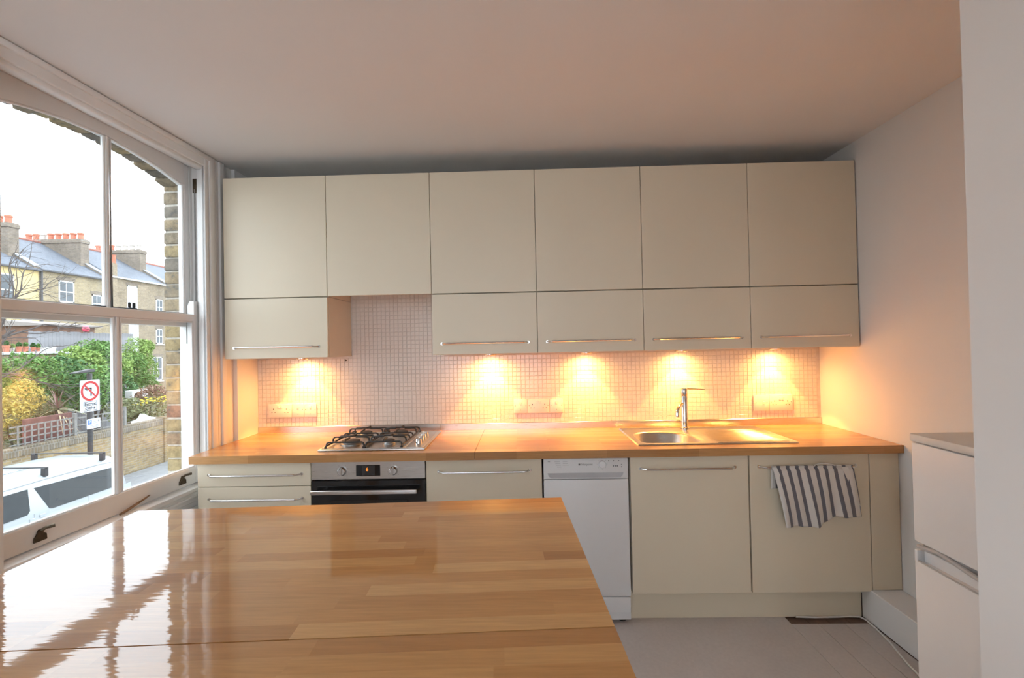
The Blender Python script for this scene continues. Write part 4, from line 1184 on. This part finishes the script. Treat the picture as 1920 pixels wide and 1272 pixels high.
# bare tree at the left
def bare_tree():
    rnd = random.Random(9)
    t = thing('bare_tree', 'leafless tree whose thin branches reach in from the left', 'tree', (-12.6, 7.0, GZ))
    m = MB()
    def grow(p, d, L, r, lev):
        n = 4; pts = [p]; q = p.copy(); dd = d.copy()
        for i in range(n):
            dd = (dd+Vector((rnd.gauss(0, .14), rnd.gauss(0, .14), rnd.gauss(0, .10)+(.03 if lev < 3 else -.03)))).normalized()
            q = q+dd*L/n; pts.append(q.copy())
        m.tube(pts, [r*(1-.5*i/n) for i in range(n+1)], 5 if lev > 1 else 8, cap=False)
        if lev >= 5: return
        for k in range(3 if lev < 4 else 2):
            i = rnd.choice([2, 3, 4]); ax = Vector((rnd.gauss(0, 1), rnd.gauss(0, 1), rnd.gauss(0, 1))).normalized()
            nd = (dd*.9+ax*.65+Vector((0, .14, 0))).normalized()
            grow(pts[i], nd, L*rnd.uniform(.6, .8), r*.55, lev+1)
    grow(Vector((0, 0, -.1)), Vector((0, .05, 1)), 3.4, .11, 0)
    m.build('branches', plain('dark_bark', (.09, .075, .07, 1), .9, var=.2), t, True, kind='stuff')
bare_tree()

# pots along the roof edge
ptx = [(12.50, .16, 0), (12.86, .24, 1), (13.06, .15, 0), (13.28, .20, 1), (13.50, .20, 1), (13.76, .17, 1), (13.93, .15, 1)]
plab = ['first pot at the left end of the row on the roof edge', 'largest terracotta pot on the roof edge with leafy plant', 'small pale pot on the roof edge beside the largest pot', 'fourth pot from the left on the roof edge', 'fifth pot from the left on the roof edge', 'second last round pot on the roof edge', 'last round pot on the roof edge before the white trough']
for (y, hgt, tc), lb in zip(ptx, plab):
    t = thing('flower_pot', lb, 'pot', (-16.28, y, GZ+4.05), 0, 'pots on the roof edge')
    r = hgt*.42
    MB().lathe([(r*.7, 0), (r*.95, hgt*.8), (r*1.08, hgt*.8), (r*1.08, hgt), (r*.9, hgt)], (0, 0, 0), 14).build('pot', M_pot if tc else M_potpale, t, True)
    V, Fc = leaves(220, blob((0, 0, hgt+.06), (.055, .055, .08)), .09, rnd)
    foliage('foliage', V, Fc, G[int(y*50) % 3], t)
o = MB().prism([(-.22, 0), (.22, 0), (.25, .17), (-.25, .17)], 'x', -.10, .10, .01).build('planter_trough', M_wf, loc=(-16.28, 14.28, GZ+4.05)); tag(o, 'white planter trough at the end of the row of pots', 'planter')
# grey board fence and brown shed behind it
t = thing('board_fence', 'weathered grey board fence in front of the brick houses', 'fence', (-17.2, 14.45, GZ))
M_fence = plain('silvered_board', (.27, .27, .29, 1), .9, var=.25, scale=3)
bm_ = MB().box(-.012, .012, 0, .145, 0, 4.85).mesh('fence_board'); bm_.materials.append(M_fence)
for k in range(32): inst('fence_board', bm_, None, t, (0, k*.15, rnd.uniform(-.02, .03)))
for zz in (3.9, 4.6): MB().box(-.05, -.012, 0, 4.8, zz, zz+.08).build('rail', M_fence, t)
t = thing('garden_shed', 'brown timber shed top showing over the grey fence', 'shed', (-19.5, 16.9, GZ))
MB().box(-1.2, 1.2, -.9, 1.5, 0, 5.15).build('wall', plain('shed_brown', (.23, .13, .09, 1), .85, var=.25, scale=5), t)
MB().prism([(-1.4, 5.15), (1.4, 5.15), (1.4, 5.22), (-1.4, 5.5)], 'y', -1.1, 1.7).build('roof', plain('shed_felt', (.33, .30, .28, 1), .9), t)
o = MB().lathe([(.02, -.14), (.10, -.10), (.14, 0), (.10, .10), (.02, .14)], (-17.1, 16.7, 2.50), 14).build('pink_ball', plain('pink_plastic', (.72, .10, .16, 1), .4), smooth=True); tag(o, 'small pink ball on top of the grey fence', 'ball')
# small white things in the corner garden
t = thing('condenser_unit', 'white outdoor condenser box with round fan grille', 'appliance', (-13.6, 15.15, -.62))
MB().box(-.16, .16, -.38, .38, 0, .58, .02).build('case', M_wf, t)
MB().lathe([(.22, 0), (.22, .012), (.19, .012)], (.16, -.1, .29), 20, 'x').xform(Matrix.Translation((.0, 0, 0))).build('grille', M_pipe, t)
MB().box(-.2, .2, -.4, .4, -1.93, 0).build('stand', M_gw, t)
o = MB().grid(lambda u, v: (-11.45+.35*(v-.5)+.04*sin(9*u), 12.85+.95*(u-.5)+.05*sin(7*v), -.93+.24*sin(PI*u)*sin(PI*v)+.03*sin(11*u+5*v)), 16, 12).build('white_sheet', plain('white_plastic_sheet', (.85, .87, .9, 1), .5), smooth=True); tag(o, 'crumpled white sheet lying on top of the garden wall', 'sheet')
